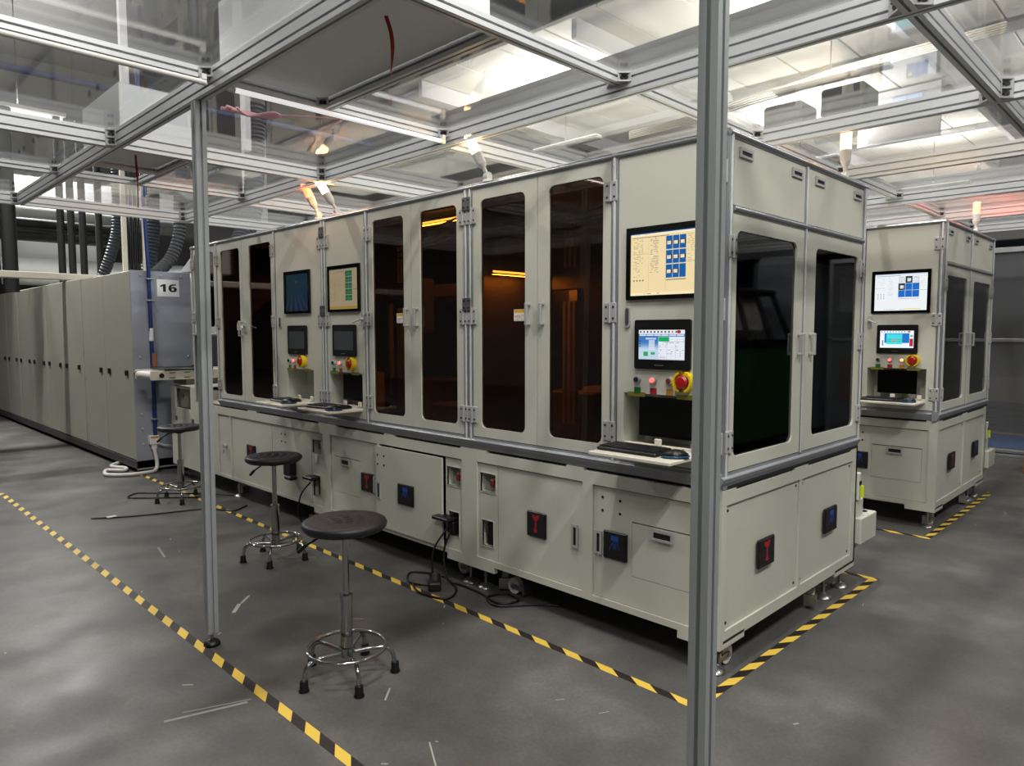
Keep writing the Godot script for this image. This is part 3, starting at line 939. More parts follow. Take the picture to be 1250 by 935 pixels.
func side_face(root: Node3D) -> void:
	upright(root, 0.019, true, 0.845, 2.25)
	upright(root, 1.523, true, 0.845, 2.25)
	upright(root, 0.75, true, 0.873, 2.222, 0.026)
	var t := MB.new()
	t.X = Transform3D(SIDE * ALONG_B, Vector3(0.004, 2.238, 0))
	t.extrude(bead(0.032, 0.04, 0.009), 0.0, 1.54, true)
	part("top_rail", t, M.alu, root)
	var m := MB.new()
	m.X = Transform3D(SIDE * ALONG_B, Vector3(0.006, 1.945, 0))
	m.extrude(bead(0.03, 0.04, 0.009), 0.037, 1.505, true)
	part("middle_rail", m, M.alu, root)
	var l := MB.new()
	l.X = Transform3D(SIDE * ALONG_B, Vector3.ZERO)
	l.extrude(ledge_outline(), -0.02, 1.54)
	part("ledge_rail", l, M.alu_dark, root)
	for p in [[0.037, 0.737, 0.085, 0.583], [0.763, 1.505, 0.846, 1.353]]:
		var d := door_panel(root, "upper_panel", p[0], p[1], 1.961, 2.222, [], true, -0.002)
		recess_pull(d, p[2], p[2] + 0.111, 2.155, 2.196, true)
		recess_pull(d, p[3], p[3] + 0.111, 2.155, 2.196, true)
	var d1 := glass_door(root, 0.037, 0.738, 0.877, 1.93, [0.079, 0.66, 0.935, 1.863], true)
	pull(d1, 0.7, 1.34, 1.446, true)
	for y in [1.794, 1.003]: hinge(d1, 0.035, y, true, 0.8)
	var d2 := glass_door(root, 0.762, 1.505, 0.877, 1.93, [0.88, 1.45, 0.94, 1.857], true)
	pull(d2, 0.83, 1.34, 1.446, true)
	for y in [1.794, 1.4, 1.003]: hinge(d2, 1.508, y, true, 0.8)
	var q1 := door_panel(root, "service_panel", 0.04, 0.768, 0.203, 0.737, [], true)
	screws(q1, [[0.065, 0.71], [0.74, 0.71], [0.065, 0.23], [0.74, 0.23]], true)
	var q2 := door_panel(root, "service_panel", 0.793, 1.47, 0.206, 0.737, [], true)
	screws(q2, [[0.815, 0.71], [1.445, 0.71], [0.815, 0.23], [1.445, 0.23]], true)
	fan(root, 0.32, 0.475, 0.4, 0.531, "fan_red", true)
	fan(root, 1.07, 1.228, 0.405, 0.536, "fan_blue", true)
	# utilities on the rear face
	var b := MB.new()
	b.rng(-0.35, 0.03, 0.25, 0.40, -1.80, -1.545, 0.005)
	b.rng(-0.35, 0.0, 0.40, 0.50, -1.66, -1.545, 0.005)
	b.rng(-0.3, -0.04, 0.19, 0.25, -1.72, -1.545, 0.004)
	var u := part("utility_box", b, M.cream, root)
	var c := MB.new()
	for z in [-1.62, -1.74]: c.cyl(Vector3(-0.03, 0.3995, z), Vector3(-0.03, 0.403, z), 0.028, -1.0, 20)
	part("cable_gland", c, M.black, u)
	var e := MB.new()
	e.rng(-0.08, 0.012, 0.5, 0.66, -1.58, -1.541, 0.006); e.rng(-0.06, -0.01, 0.66, 0.71, -1.575, -1.541, 0.006)
	part("junction_box", e, M.cream, root)
	part("air_filter", MB.new().cyl(Vector3(0.02, 0.52, -1.57), Vector3(0.02, 0.585, -1.57), 0.012, -1.0, 12), M.lime, root)
	part("key_switch", MB.new().cyl(Vector3(0.012, 0.6, -1.56), Vector3(0.017, 0.6, -1.56), 0.013, -1.0, 12), M.black, root)

func low_front_right(root: Node3D) -> void:   # base cabinet doors of the end machines
	var s := door_panel(root, "socket_panel", -1.486, -1.327, 0.197, 0.735, [[-1.467, -1.343, 0.572, 0.678], [-1.453, -1.362, 0.268, 0.414]])
	socket(s, -1.467, -1.343, 0.572, 0.678, 0)
	socket(s, -1.453, -1.362, 0.268, 0.414, 1)
	var d := door_panel(root, "cabinet_door", -1.326, -0.732, 0.197, 0.735)
	recess_pull(d, -0.797, -0.755, 0.402, 0.517)
	fan(root, -1.102, -0.97, 0.398, 0.53, "fan_red", false, -0.010)
	var p := door_panel(root, "cabinet_door", -0.67, -0.059, 0.192, 0.731, [[-0.45, -0.1, 0.335, 0.59]])
	recess_pull(p, -0.653, -0.611, 0.404, 0.517)
	screws(p, [[-0.617, 0.677], [-0.617, 0.614], [-0.516, 0.674], [-0.516, 0.613]])
	var w := door_panel(root, "drawer_front", -0.45, -0.1, 0.335, 0.59)
	recess_pull(w, -0.338, -0.226, 0.533, 0.584)
	fan(root, -0.605, -0.471, 0.393, 0.525, "fan_blue", false, -0.010)

func end_machine(called: String, label: String, at_: Vector3, scr: String, tch: String, caps: Array, lock: Array) -> Node3D:
	var m := thing(called, label, "machine", at_)
	shell(m, -1.548, 0.0, [[-1.486, -0.732, 0.197, 0.735], [-0.67, -0.059, 0.192, 0.731]], true, [[-1.49, -0.07], [-0.06, -0.07], [-0.06, -1.26], [-0.06, -1.5], [-1.49, -1.5]])
	caster(m, -0.07, -0.17, 0.0); caster(m, -0.07, -1.12, 0.3); caster(m, -1.3, -0.12, PI / 2); caster(m, -1.42, -0.16, 0.7)
	machine_right(m, false, {"door": [-0.533, -0.038], "mon": [-0.48, -0.08], "hmi": [-0.432, -0.152], "rec": [-0.495, -0.09], "glass": [-0.427, -0.156],
		"btn": [-0.42, -0.337, -0.254], "cap": caps, "stop": -0.178, "lock": lock, "hinges": [-0.036], "scr": scr, "touch": tch}, true)
	side_face(m)
	low_front_right(m)
	works(m, -1.548, 0.0, [[Vector3(-1.5 + 0.03, 1.79, -0.12), Vector3(-1.47, 1.79, -0.42)], [Vector3(-1.47, 1.79, -0.87), Vector3(-1.47, 1.79, -1.3)]])
	return m

func middle_machine() -> void:
	var m := thing("inspection_machine", "middle machine of the front row, its cream monitor showing a green grid", "machine", Vector3(-1.548, 0, 0))
	shell(m, -1.527, 0.0, [[-1.489, -0.905, 0.19, 0.728], [-0.88, -0.066, 0.19, 0.731]], false, [[-1.46, -0.07], [-0.07, -0.07], [-1.46, -1.5], [-0.07, -1.5]])
	caster(m, -1.3, -0.12, 0.9); caster(m, -0.2, -0.14, PI / 2)
	machine_right(m, true, {"door": [-1.509, -1.02], "mon": [-1.461, -1.065], "hmi": [-1.409, -1.122], "rec": [-1.47, -1.06], "glass": [-1.336, -1.067],
		"btn": [-1.41, -1.325], "cap": ["cap_dark", "lamp_red"], "stop": -1.171, "lock": [-1.04, 1.53, -0.05], "hinges": [-1.49], "scr": "scr_green", "touch": "scr_off"}, false, -1.527)
	joint_plate(-1.548, "under the lone signal lamp"); joint_plate(-3.075, "under the pair of signal lamps")
	var p := door_panel(m, "cabinet_door", -1.489, -0.905, 0.19, 0.728, [[-1.448, -1.11, 0.33, 0.586]])
	recess_pull(p, -0.949, -0.918, 0.396, 0.508)
	var w := door_panel(m, "drawer_front", -1.448, -1.11, 0.33, 0.586)
	recess_pull(w, -1.346, -1.235, 0.53, 0.583)
	fan(m, -1.099, -0.957, 0.39, 0.517, "fan_red", false, -0.010)
	var s := door_panel(m, "socket_panel", -0.222, -0.066, 0.19, 0.731, [[-0.206, -0.082, 0.563, 0.675], [-0.19, -0.1, 0.27, 0.412]])
	socket(s, -0.206, -0.082, 0.563, 0.675, 0); socket(s, -0.19, -0.1, 0.27, 0.412, 1)
	var d := door_panel(m, "cabinet_door", -0.9, -0.224, 0.19, 0.722, [], false, 0.016)
	d.set_meta("label", "door standing slightly proud of the cabinet")
	var h := MB.new()
	recess_pull(d, -0.895, -0.845, 0.374, 0.487)
	d.get_child(0).position.z = 0.016
	screws(d, [[-0.877, 0.66], [-0.807, 0.66], [-0.877, 0.6], [-0.807, 0.6]], false, 0.016)
	fan(m, -0.651, -0.49, 0.38, 0.51, "fan_blue", false, 0.016)
	var pl := MB.new()
	pl.rng(-0.26, -0.12, 0.365, 0.385, -0.03, 0.07, 0.004)
	pl.rng(-0.18, -0.12, 0.29, 0.36, -0.04, 0.02, 0.006)
	part("power_plug", pl, M.black, m)
	works(m, -1.527, 0.0, [[Vector3(-0.83, 2.165, -0.3), Vector3(-0.3, 2.165, -0.3)]])

func left_machine() -> void:
	var m := thing("inspection_machine", "cream machine at the far end of the row, dark blue wallpaper on its monitor", "machine", Vector3(-3.075, 0, 0))
	shell(m, -2.35, 0.0, [[-1.609, -0.06, 0.185, 0.726], [-1.875, -1.626, 0.185, 0.725]], false, [[-2.2, -0.07], [-1.62, -0.07], [-0.05, -0.07], [-0.05, -1.5], [-2.2, -1.5]])
	caster(m, -1.72, -0.13, PI / 2); caster(m, -0.35, -0.13, 0.4)
	upper(m, -1.83, 0.0, 1.54, true, true)
	upright(m, -0.019); upright(m, -0.733); upright(m, -1.813); upright(m, -2.355, false, 0.81)
	console(m, {"door": [-0.713, -0.038], "mon": [-0.563, -0.185], "hmi": [-0.523, -0.245], "rec": [-0.57, -0.167], "btn": [-0.515, -0.44], "cap": ["cap_dark", "lamp_red"],
		"stop": -0.305, "lock": [-0.645, 1.53, 0.0], "hinges": [-0.04], "scr": "scr_blue", "touch": "scr_off"})
	var d1 := glass_door(m, -1.302, -0.753, 0.877, 2.221, [-1.178, -0.79, 0.92, 2.162])
	for y in [2.085, 1.54, 0.997]: hinge(d1, -0.751, y)
	var d2 := glass_door(m, -1.795, -1.304, 0.877, 2.221, [-1.725, -1.35, 0.915, 2.16])
	for y in [2.085, 1.54, 0.997]: hinge(d2, -1.795, y)
	oval_lock(d1, -1.265, 1.5, 0.06)
	pull(d2, -1.332, 1.42, 1.55)
	var s := MB.new()
	s.slab(-1.44, -1.349, 1.475, 1.535, -0.0094, -0.0086, 0.002)
	part("warning_sticker", s, M.sticker, d2)
	# raised infeed section with the short window
	var e := glass_door(m, -2.335, -1.83, 1.452, 2.221, [-2.315, -1.87, 1.507, 2.17])
	for y in [2.085, 1.6]: hinge(e, -2.335, y)
	var x := MB.new()
	x.rng(-2.375, -1.83, 2.236, 2.246, -1.2, -0.03)
	x.rng(-2.375, -1.83, 1.44, 1.45, -1.2, -0.02)
	x.rng(-2.375, -2.365, 1.44, 2.246, -1.2, -0.02)
	x.rng(-2.375, -1.83, 1.44, 2.246, -1.2, -1.19)
	part("infeed_hood", x, M.inner_grey, m)
	var t := at(MB.new(), ALONG_B, Vector3(0, 2.238, 0.004))
	t.extrude(bead(0.032, 0.04, 0.009), -2.375, -1.83, true)
	t.X.origin.y = 1.436
	t.extrude(bead(0.03, 0.04, 0.009), -2.375, -1.83, true)
	part("top_rail", t, M.alu, m)
	var i := MB.new()
	i.rng(-2.3, -1.86, 0.803, 0.812, -1.2, -0.02)
	i.rng(-2.2, -1.9, 0.812, 1.25, -0.6, -0.2, 0.01)
	i.rng(-2.31, -2.28, 0.812, 1.44, -0.12, -0.08); i.rng(-2.24, -2.22, 0.812, 1.44, -0.3, -0.28)
	part("infeed_station", i, M.cream_light, m)
	part("infeed_hose", MB.new().tube(curve([Vector3(-2.3, 0.98, 0.0), Vector3(-2.15, 0.93, 0.03), Vector3(-2.1, 0.85, 0.0), Vector3(-2.2, 0.82, -0.04)]), 0.012, 8), M.black, m)
	# base doors
	door_panel(m, "cabinet_door", -1.875, -1.626, 0.185, 0.725)
	door_panel(m, "cabinet_door", -1.609, -0.86, 0.185, 0.726)
	var b := door_panel(m, "cabinet_door", -0.858, -0.24, 0.185, 0.726)
	screws(b, [[-0.7, 0.66], [-0.64, 0.66], [-0.7, 0.6], [-0.64, 0.6]])
	var sp := door_panel(m, "socket_panel", -0.238, -0.06, 0.185, 0.726, [[-0.222, -0.098, 0.57, 0.67], [-0.218, -0.114, 0.25, 0.405]])
	socket(sp, -0.222, -0.098, 0.57, 0.67, 0); socket(sp, -0.218, -0.114, 0.25, 0.405, 1)
	part("label_plate", MB.new().rng(-0.185, -0.145, 0.5, 0.56, -0.005, -0.002, 0.001), M.white, sp)
	fan(m, -1.303, -1.15, 0.39, 0.512, "fan_red", false, -0.010)
	var bk := MB.new()
	bk.rng(-0.57, -0.46, 0.36, 0.5, -0.005, 0.05, 0.005); bk.rng(-0.5, -0.4, 0.34, 0.37, 0.02, 0.08, 0.006)
	part("hose_bracket", bk, M.black, m)
	var lk := MB.new()
	lk.cyl(Vector3(-1.727, 0.45, -0.004), Vector3(-1.727, 0.45, 0.02), 0.018, -1.0, 12)
	lk.rng(-1.745, -1.709, 0.41, 0.425, 0.012, 0.03, 0.003); lk.rng(-1.733, -1.721, 0.38, 0.47, 0.012, 0.026, 0.003)
	part("lock_handle", lk, M.zinc, m)
	part("power_plug", MB.new().rng(-0.26, -0.13, 0.375, 0.398, -0.03, 0.06, 0.004), M.black, m)
	# taller infeed cabinet at the end
	var c := MB.new()
	c.plate(-3.005, -2.35, 0.13, 0.93, -0.02, 0.0, [[-2.9, -2.5, 0.71, 0.93]])
	c.rng(-3.005, -2.985, 0.13, 0.93, -0.6, -0.02); c.rng(-2.37, -2.35, 0.13, 0.93, -0.6, -0.02)
	c.rng(-3.005, -2.35, 0.9, 0.93, -0.6, -0.02)
	c.rng(-2.985, -2.37, 0.13, 0.145, -0.6, -0.02); c.rng(-2.985, -2.37, 0.145, 0.9, -0.6, -0.585)
	var cc := part("infeed_cabinet", c, M.cream, m)
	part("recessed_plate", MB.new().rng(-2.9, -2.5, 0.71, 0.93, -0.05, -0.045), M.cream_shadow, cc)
	var qd := MB.new()
	for px in [-2.87, -2.45]: qd.rng(px - 0.022, px + 0.022, 0.58, 0.625, 0.0, 0.006, 0.002)
	qd.cyl(Vector3(-2.8, 0.83, -0.046), Vector3(-2.8, 0.83, -0.035), 0.022, -1.0, 14)
	part("hatch", qd, M.zinc_dark, cc)
	for fx in [-2.94, -2.42]: foot(m, fx, -0.07, 0.14)
	works(m, -1.83, 0.0, [[Vector3(-1.6, 2.0, -0.7), Vector3(-0.9, 2.0, -0.7)]])

func joint_plate(x: float, where: String) -> void:
	for y in [2.158, 1.612]:
		var root := thing("connector_plate", "%s dark connector plate bolted across the joint %s" % ["upper" if y > 2.0 else "lower", where], "plate", Vector3.ZERO, 0.0, "connector plates at the machine joints")
		var b := MB.new()
		b.rng(x - 0.034, x + 0.034, y - 0.04, y + 0.03, 0.0125, 0.018, 0.002)
		var p := part("plate", b, M.plate_grey, root)
		var c := MB.new()
		for dx in [-0.018, 0.018]:
			for dy in [-0.024, 0.014]: c.cyl(Vector3(x + dx, y + dy, 0.016), Vector3(x + dx, y + dy, 0.021), 0.006, -1.0, 8)
		part("screw", c, M.dark, p).set_meta("kind", "stuff")

# ------------------------------------------------------------------ loose things
func stool(label: String, pos: Vector3, turn: float, scale_h: float) -> Node3D:
	var o := thing("swivel_stool", label, "stool", pos, turn, "black round swivel stools")
	var s := MB.new()
	s.X.origin.y = scale_h
	s.lathe([Vector2(0.0, -0.026), Vector2(0.135, -0.026), Vector2(0.16, -0.024), Vector2(0.173, -0.012), Vector2(0.176, 0.0), Vector2(0.172, 0.01), Vector2(0.162, 0.016), Vector2(0.14, 0.018), Vector2(0.05, 0.0155), Vector2(0.0, 0.015)], 48)
	var seat := part("seat", s, M.seat, o)
	var d := MB.new()
	for k in 7:
		var x := -0.11 + 0.036 * k
		var half := sqrt(0.15 * 0.15 - x * x)
		var j := 0
		var z := -half + 0.02
		while z < half - 0.04:
			d.rng(x - 0.005, x + 0.005, scale_h + 0.0145, scale_h + 0.0192, z, z + 0.03, 0.002)
			z += 0.048
			j += 1
	part("tread", d, M.seat, seat)
	var c := MB.new()
	c.cyl(Vector3(0, 0.3, 0), Vector3(0, scale_h - 0.03, 0), 0.0145, -1.0, 18)
	part("column", c, M.chrome, o)
	var p := MB.new()
	p.cyl(Vector3(0, scale_h - 0.05, 0), Vector3(0, scale_h - 0.024, 0), 0.03, 0.06, 18)
	p.rng(-0.07, 0.07, scale_h - 0.034, scale_h - 0.025, -0.07, 0.07, 0.003)
	part("seat_plate", p, M.dark, o)
	var l := MB.new()
	l.X = Transform3D(Basis(Vector3.UP, -2.02), Vector3.ZERO)
	l.tube([Vector3(0.02, scale_h - 0.04, 0), Vector3(0.1, scale_h - 0.055, 0.01), Vector3(0.17, scale_h - 0.1, 0.02), Vector3(0.2, scale_h - 0.125, 0.025)], 0.0055, 8)
	l.cyl(Vector3(0.17, scale_h - 0.1, 0.02), Vector3(0.205, scale_h - 0.13, 0.026), 0.009, -1.0, 10)
	part("height_lever", l, M.dark, o)
	var v := MB.new()
	v.cyl(Vector3(0, 0.085, 0), Vector3(0, 0.345, 0), 0.0255, -1.0, 22)
	v.cyl(Vector3(0, 0.34, 0), Vector3(0, 0.352, 0), 0.0275, -1.0, 22)
	v.cyl(Vector3(0, 0.1, 0), Vector3(0, 0.125, 0), 0.034, -1.0, 22)
	part("sleeve", v, M.chrome, o)
	part("foot_ring", MB.new().ring(Vector3(0, 0.125, 0), 0.162, 0.0085, 48, 10), M.chrome, o)
	for k in 5:
		var a := TAU * k / 5.0
		var e := Vector3(cos(a), 0, sin(a))
		var g := MB.new()
		g.tube(curve([e * 0.02 + Vector3(0, 0.1, 0), e * 0.12 + Vector3(0, 0.113, 0), e * 0.165 + Vector3(0, 0.108, 0), e * 0.19 + Vector3(0, 0.085, 0), e * 0.2 + Vector3(0, 0.03, 0)], 0.015), 0.0095, 10)
		var leg := part("leg", g, M.chrome, o)
		var r := MB.new()
		r.X.origin = e * 0.2
		r.lathe([Vector2(0.0, 0.0), Vector2(0.021, 0.0), Vector2(0.022, 0.006), Vector2(0.018, 0.012), Vector2(0.0165, 0.045), Vector2(0.0095, 0.046)], 16)
		part("rubber_foot", r, M.black, leg)
	return o

func tape(called: String, label: String, a: Vector3, b: Vector3, w: float, pitch := 0.192, slant := 1.55, phase := 0.0) -> void:   # striped floor tape from a to b
	var L := a.distance_to(b)
	var d := (b - a) / L
	var s := d.cross(Vector3.UP)
	var m := MB.new()
	m.tinted = true
	m.X = Transform3D(Basis(d, Vector3.UP, s), a)
	var y := 0.0012
	var x := phase - pitch * 2.0
	var k := 0
	while x < L + pitch:
		m.col = Color(0.72, 0.49, 0.07) if k % 2 == 0 else Color(0.016, 0.015, 0.014)
		var x0 := x
		var x1 := x + pitch * 0.5
		var sh := w * 0.5 * slant
		# clip against both ends
		var p := PackedVector2Array([Vector2(x0 - sh, -w / 2), Vector2(x1 - sh, -w / 2), Vector2(x1 + sh, w / 2), Vector2(x0 + sh, w / 2)])
		var cl := Geometry2D.intersect_polygons(p, PackedVector2Array([Vector2(0, -w), Vector2(L, -w), Vector2(L, w), Vector2(0, w)]))
		for poly in cl:
			var ix := Geometry2D.triangulate_polygon(poly)
			for i in range(0, ix.size(), 3):
				m.tri(Vector3(poly[ix[i]].x, y, poly[ix[i]].y), Vector3(poly[ix[i + 1]].x, y, poly[ix[i + 1]].y), Vector3(poly[ix[i + 2]].x, y, poly[ix[i + 2]].y), Vector3.UP, Vector3.UP, Vector3.UP)
		x += pitch * 0.5
		k += 1
	m.col = Color(0.3, 0.2, 0.04)
	m.q(Vector3(0, 0, -w / 2), Vector3(L, 0, -w / 2), Vector3(L, y, -w / 2), Vector3(0, y, -w / 2), Vector3(0, 0, -1))
	m.q(Vector3(0, 0, w / 2), Vector3(L, 0, w / 2), Vector3(L, y, w / 2), Vector3(0, y, w / 2), Vector3(0, 0, 1))
	solo(called, m, M.tape, label, "floor tape", "black and yellow floor tape")

func area(p: Node3D, pos: Vector3, size: Vector2, energy: float, color: Color, up := false) -> void:
	var a := AreaLight3D.new()
	a.name = "lamp_light"
	a.area_size = size; a.light_energy = energy; a.light_color = color; a.shadow_enabled = true
	p.add_child(a, true)
	a.position = pos
	a.rotation.x = PI / 2 if up else -PI / 2

func hall_lamp(pos: Vector3, energy: float, where: String, along_x := false, upk := 0.6, L := 1.2) -> void:
	var o := thing("hall_lamp", "white linear hall lamp under the roof, " + where, "lamp", pos, PI / 2 if along_x else 0.0, "linear lamps under the hall roof")
	var up := upk > 1.0   # an uplighter: opaque trough, tube on its top
	part("housing", MB.new().rng(-0.09, 0.09, 0.02, 0.07, -L / 2, L / 2, 0.01), M.white, o)
	part("lamp_tube", MB.new().rng(-0.08, 0.08, 0.07 if up else -0.012, 0.09 if up else 0.02, -L / 2 + 0.01, L / 2 - 0.01, 0.008), M.lamp_glow, o)
	part("suspension", MB.new().cyl(Vector3(0, 0.07, 0), Vector3(0, (6.4 if pos.z > -5.5 else 5.86) - pos.y, 0), 0.008, -1.0, 6), M.dark, o)
	if not up: area(o, Vector3(0, -0.02, 0), Vector2(0.16, L), energy, Color(1, 0.995, 0.975))
	if upk > 0.0: area(o, Vector3(0, 0.1, 0), Vector2(0.16, L), energy * upk, Color(1, 0.99, 0.96), true)

func xbeam(root: Node3D, z: float, x0: float, x1: float, tall := true, called := "beam") -> void:
	var b := at(MB.new(), Basis(Vector3(0, 0, 1), Vector3(0, 1, 0), Vector3(1, 0, 0)), Vector3(0, 2.505 if tall else 2.5275, z))
	b.extrude(slot(0.045, 0.09, [0.0], [-0.0225, 0.0225]) if tall else slot(0.045, 0.045, [0.0], [0.0]), x0, x1)
	part(called, b, M.alu_beam, root)

func zbeam(root: Node3D, x: float, z0: float, z1: float, tall := true, called := "beam") -> void:
	var b := at(MB.new(), Basis(Vector3(1, 0, 0), Vector3(0, 1, 0), Vector3(0, 0, 1)), Vector3(x, 2.505 if tall else 2.5275, 0))
	b.extrude(slot(0.045, 0.09, [0.0], [-0.0225, 0.0225]) if tall else slot(0.045, 0.045, [0.0], [0.0]), z0, z1)
	part(called, b, M.alu_beam, root)

func bracket(root: Node3D, x: float, z: float, sx: float, sz: float, tall := true) -> void:   # die-cast corner bracket in the angle of two beams
	var y0 := 2.462 if tall else 2.507
	var y1 := 2.548
	var b := MB.new()
	var hx := x + sx * 0.0225
	var hz := z + sz * 0.0225
	b.rng(hx, hx + sx * 0.004, y0, y1, hz, hz + sz * 0.042, 0.001)
	b.rng(hx, hx + sx * 0.042, y0, y1, hz, hz + sz * 0.004, 0.001)
	for y in ([y0, (y0 + y1) * 0.5 - 0.003, y1 - 0.006] if tall else [y0, y1 - 0.006]):
		var p := [Vector3(hx, y, hz), Vector3(hx + sx * 0.042, y, hz), Vector3(hx, y, hz + sz * 0.042)]
		var up := Vector3(0, 0.006, 0)
		b.tri(p[0], p[1], p[2], Vector3.DOWN, Vector3.DOWN, Vector3.DOWN)
		b.tri(p[0] + up, p[1] + up, p[2] + up, Vector3.UP, Vector3.UP, Vector3.UP)
		b.q(p[1], p[2], p[2] + up, p[1] + up, Vector3(sx, 0, sz).normalized())
	part("corner_bracket", b, M.zinc, root)
	var c := MB.new()
	for y in ([y0 + 0.022, y1 - 0.022] if tall else [(y0 + y1) * 0.5]):
		c.cyl(Vector3(hx + sx * 0.021, y, hz + sz * 0.004), Vector3(hx + sx * 0.021, y, hz + sz * 0.012), 0.008, -1.0, 10)
		c.cyl(Vector3(hx + sx * 0.004, y, hz + sz * 0.021), Vector3(hx + sx * 0.012, y, hz + sz * 0.021), 0.008, -1.0, 10)
	part("bracket_bolt", c, M.dark, root)

func post(called: String, label: String, x: float, z: float, w: float, lean := Vector3.ZERO) -> void:
	var o := thing(called, label, "post", Vector3(x, 0, z))
	var b := MB.new()
	var up := (Vector3(0, 2.4, 0) + lean).normalized()
	b.X = Transform3D(Basis(Vector3(1, 0, 0), Vector3(0, 0, 1), up), Vector3(0, 0.06, 0))
	b.extrude(slot(w, w, [0.0], [0.0], 0.005, 0.011), 0.0, 2.4)
	part("profile", b, M.alu_post, o)
	var f := MB.new()
	f.lathe([Vector2(0.0, 0.0), Vector2(0.037, 0.0), Vector2(0.037, 0.01), Vector2(0.03, 0.02), Vector2(0.014, 0.03), Vector2(0.0, 0.031)], 20)
	part("foot_pad", f, M.black, o)
	part("foot_screw", MB.new().cyl(Vector3(0, 0.02, 0), Vector3(0, 0.07, 0), 0.007, -1.0, 10), M.steel, o)

func materials() -> void:
	var cream := mat("cream", Color(0.75, 0.748, 0.7), 0.38)
	cream.metallic_specular = 0.45
	mat("cream_light", Color(0.8, 0.78, 0.72), 0.4)
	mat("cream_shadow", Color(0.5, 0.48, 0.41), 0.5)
	mat("alu", Color(0.7, 0.71, 0.725), 0.3, 0.8)
	mat("strip", Color(0.93, 0.94, 0.95), 0.22, 0.55)  # near white, with the bead highlight put into the colour
	mat("alu_dark", Color(0.6, 0.61, 0.63), 0.3, 0.4)
	mat("alu_beam", Color(0.79, 0.795, 0.8), 0.42, 0.45)
	mat("alu_post", Color(0.64, 0.655, 0.66), 0.38, 0.3)
	mat("zinc", Color(0.66, 0.66, 0.66), 0.4, 0.15)
	mat("plate_grey", Color(0.4, 0.41, 0.42), 0.4, 0.5)
	mat("zinc_dark", Color(0.36, 0.36, 0.36), 0.4, 0.6)
	mat("steel", Color(0.6, 0.6, 0.6), 0.3, 0.9)
	mat("steel_dim", Color(0.4, 0.4, 0.4), 0.5, 0.3)
	mat("chrome", Color(0.68, 0.685, 0.69), 0.12, 1.0)
	mat("dark", Color(0.06, 0.06, 0.062), 0.55)
	mat("black", Color(0.022, 0.022, 0.024), 0.42)
	mat("key_black", Color(0.09, 0.09, 0.1), 0.5)
	mat("blue_rim", Color(0.08, 0.32, 0.48), 0.3)
	mat("black_gloss", Color(0.012, 0.011, 0.012), 0.14)
	mat("scr_off", Color(0.27, 0.29, 0.31), 0.3)
	mat("grey_light", Color(0.5, 0.5, 0.5), 0.5)
	mat("white", Color(0.84, 0.83, 0.81), 0.45)
	mat("seat", Color(0.1, 0.1, 0.115), 0.5)
	mat("red", Color(0.62, 0.05, 0.06), 0.4)
	mat("red_dim", Color(0.42, 0.1, 0.07), 0.5)
	mat("yellow", Color(0.86, 0.72, 0.06), 0.4)
	mat("yellow_dim", Color(0.5, 0.45, 0.34), 0.5)
	mat("yellow_dull", Color(0.46, 0.45, 0.12), 0.6)
	mat("lime", Color(0.75, 0.8, 0.15), 0.4)
	mat("green_label", Color(0.08, 0.38, 0.16), 0.6)
	mat("red_label", Color(0.6, 0.1, 0.14), 0.6)
	mat("amber_label", Color(0.72, 0.5, 0.18), 0.6)
	mat("cap_dark", Color(0.12, 0.17, 0.18), 0.3)
	mat("cap_amber", Color(0.45, 0.2, 0.05), 0.3)
	glow("lamp_red", Color(1, 0.16, 0.08), 1.6)
	glow("lamp_amber", Color(1, 0.6, 0.05), 1.6)
	mat("inner", Color(0.13, 0.13, 0.13), 0.6)
	mat("inner_grey", Color(0.4, 0.4, 0.39), 0.6)
	var tint := mat("tint", Color(0.6, 0.38, 0.16), 0.03)
	tint.transparency = BaseMaterial3D.TRANSPARENCY_ALPHA
	tint.albedo_color.a = 0.0
	tint.refraction_enabled = true; tint.refraction_scale = 0.05
	var smoke := mat("smoke", Color(0.2, 0.215, 0.225), 0.03)
	smoke.transparency = BaseMaterial3D.TRANSPARENCY_ALPHA
	smoke.albedo_color.a = 0.0
	smoke.refraction_enabled = true; smoke.refraction_scale = 0.05
	var pane := mat("pane", Color(0.9, 0.92, 0.95, 0.045), 0.03)
	pane.transparency = BaseMaterial3D.TRANSPARENCY_ALPHA
	glow("bar_glow", Color(1, 0.95, 0.7), 7.0)
	glow("lamp_glow", Color(1, 0.98, 0.95), 0.9)
	glow("tube_glow", Color(1, 1, 1), 0.6)
	glow("sig_white", Color(1, 0.8, 0.55), 5.0)
	glow("sig_amber", Color(1, 0.55, 0.15), 4.0)
	glow("sig_red", Color(1, 0.33, 0.12), 4.0)
	var tp := mat("tape", Color.WHITE, 0.5)
	tp.vertex_color_use_as_albedo = true
	mat("oven", Color(0.6, 0.595, 0.55), 0.42)
	mat("oven_end", Color(0.56, 0.575, 0.62), 0.45)
	mat("oven_base", Color(0.2, 0.2, 0.2), 0.5)
	mat("blue", Color(0.05, 0.16, 0.4), 0.5)
	mat("blue_flat", Color(0.2, 0.38, 0.62), 0.6)
	mat("blue_pipe", Color(0.16, 0.21, 0.36), 0.6)
	mat("hose_blue_grey", Color(0.16, 0.18, 0.22), 0.55)
	mat("pipe", Color(0.03, 0.04, 0.042), 0.7)
	mat("duct", Color(0.76, 0.77, 0.78), 0.35, 0.3)
	mat("duct_flex", Color(0.3, 0.31, 0.33), 0.5, 0.3)
	mat("ffu_face", Color(0.84, 0.845, 0.84), 0.6)
	mat("red_ribbon", Color(0.55, 0.02, 0.07), 0.5)
	mat("pink_tape", Color(0.95, 0.72, 0.76), 0.5)
	mat("hall_dark", Color(0.3, 0.3, 0.3), 0.8)
	mat("hall_cream", Color(0.87, 0.86, 0.83), 0.7)
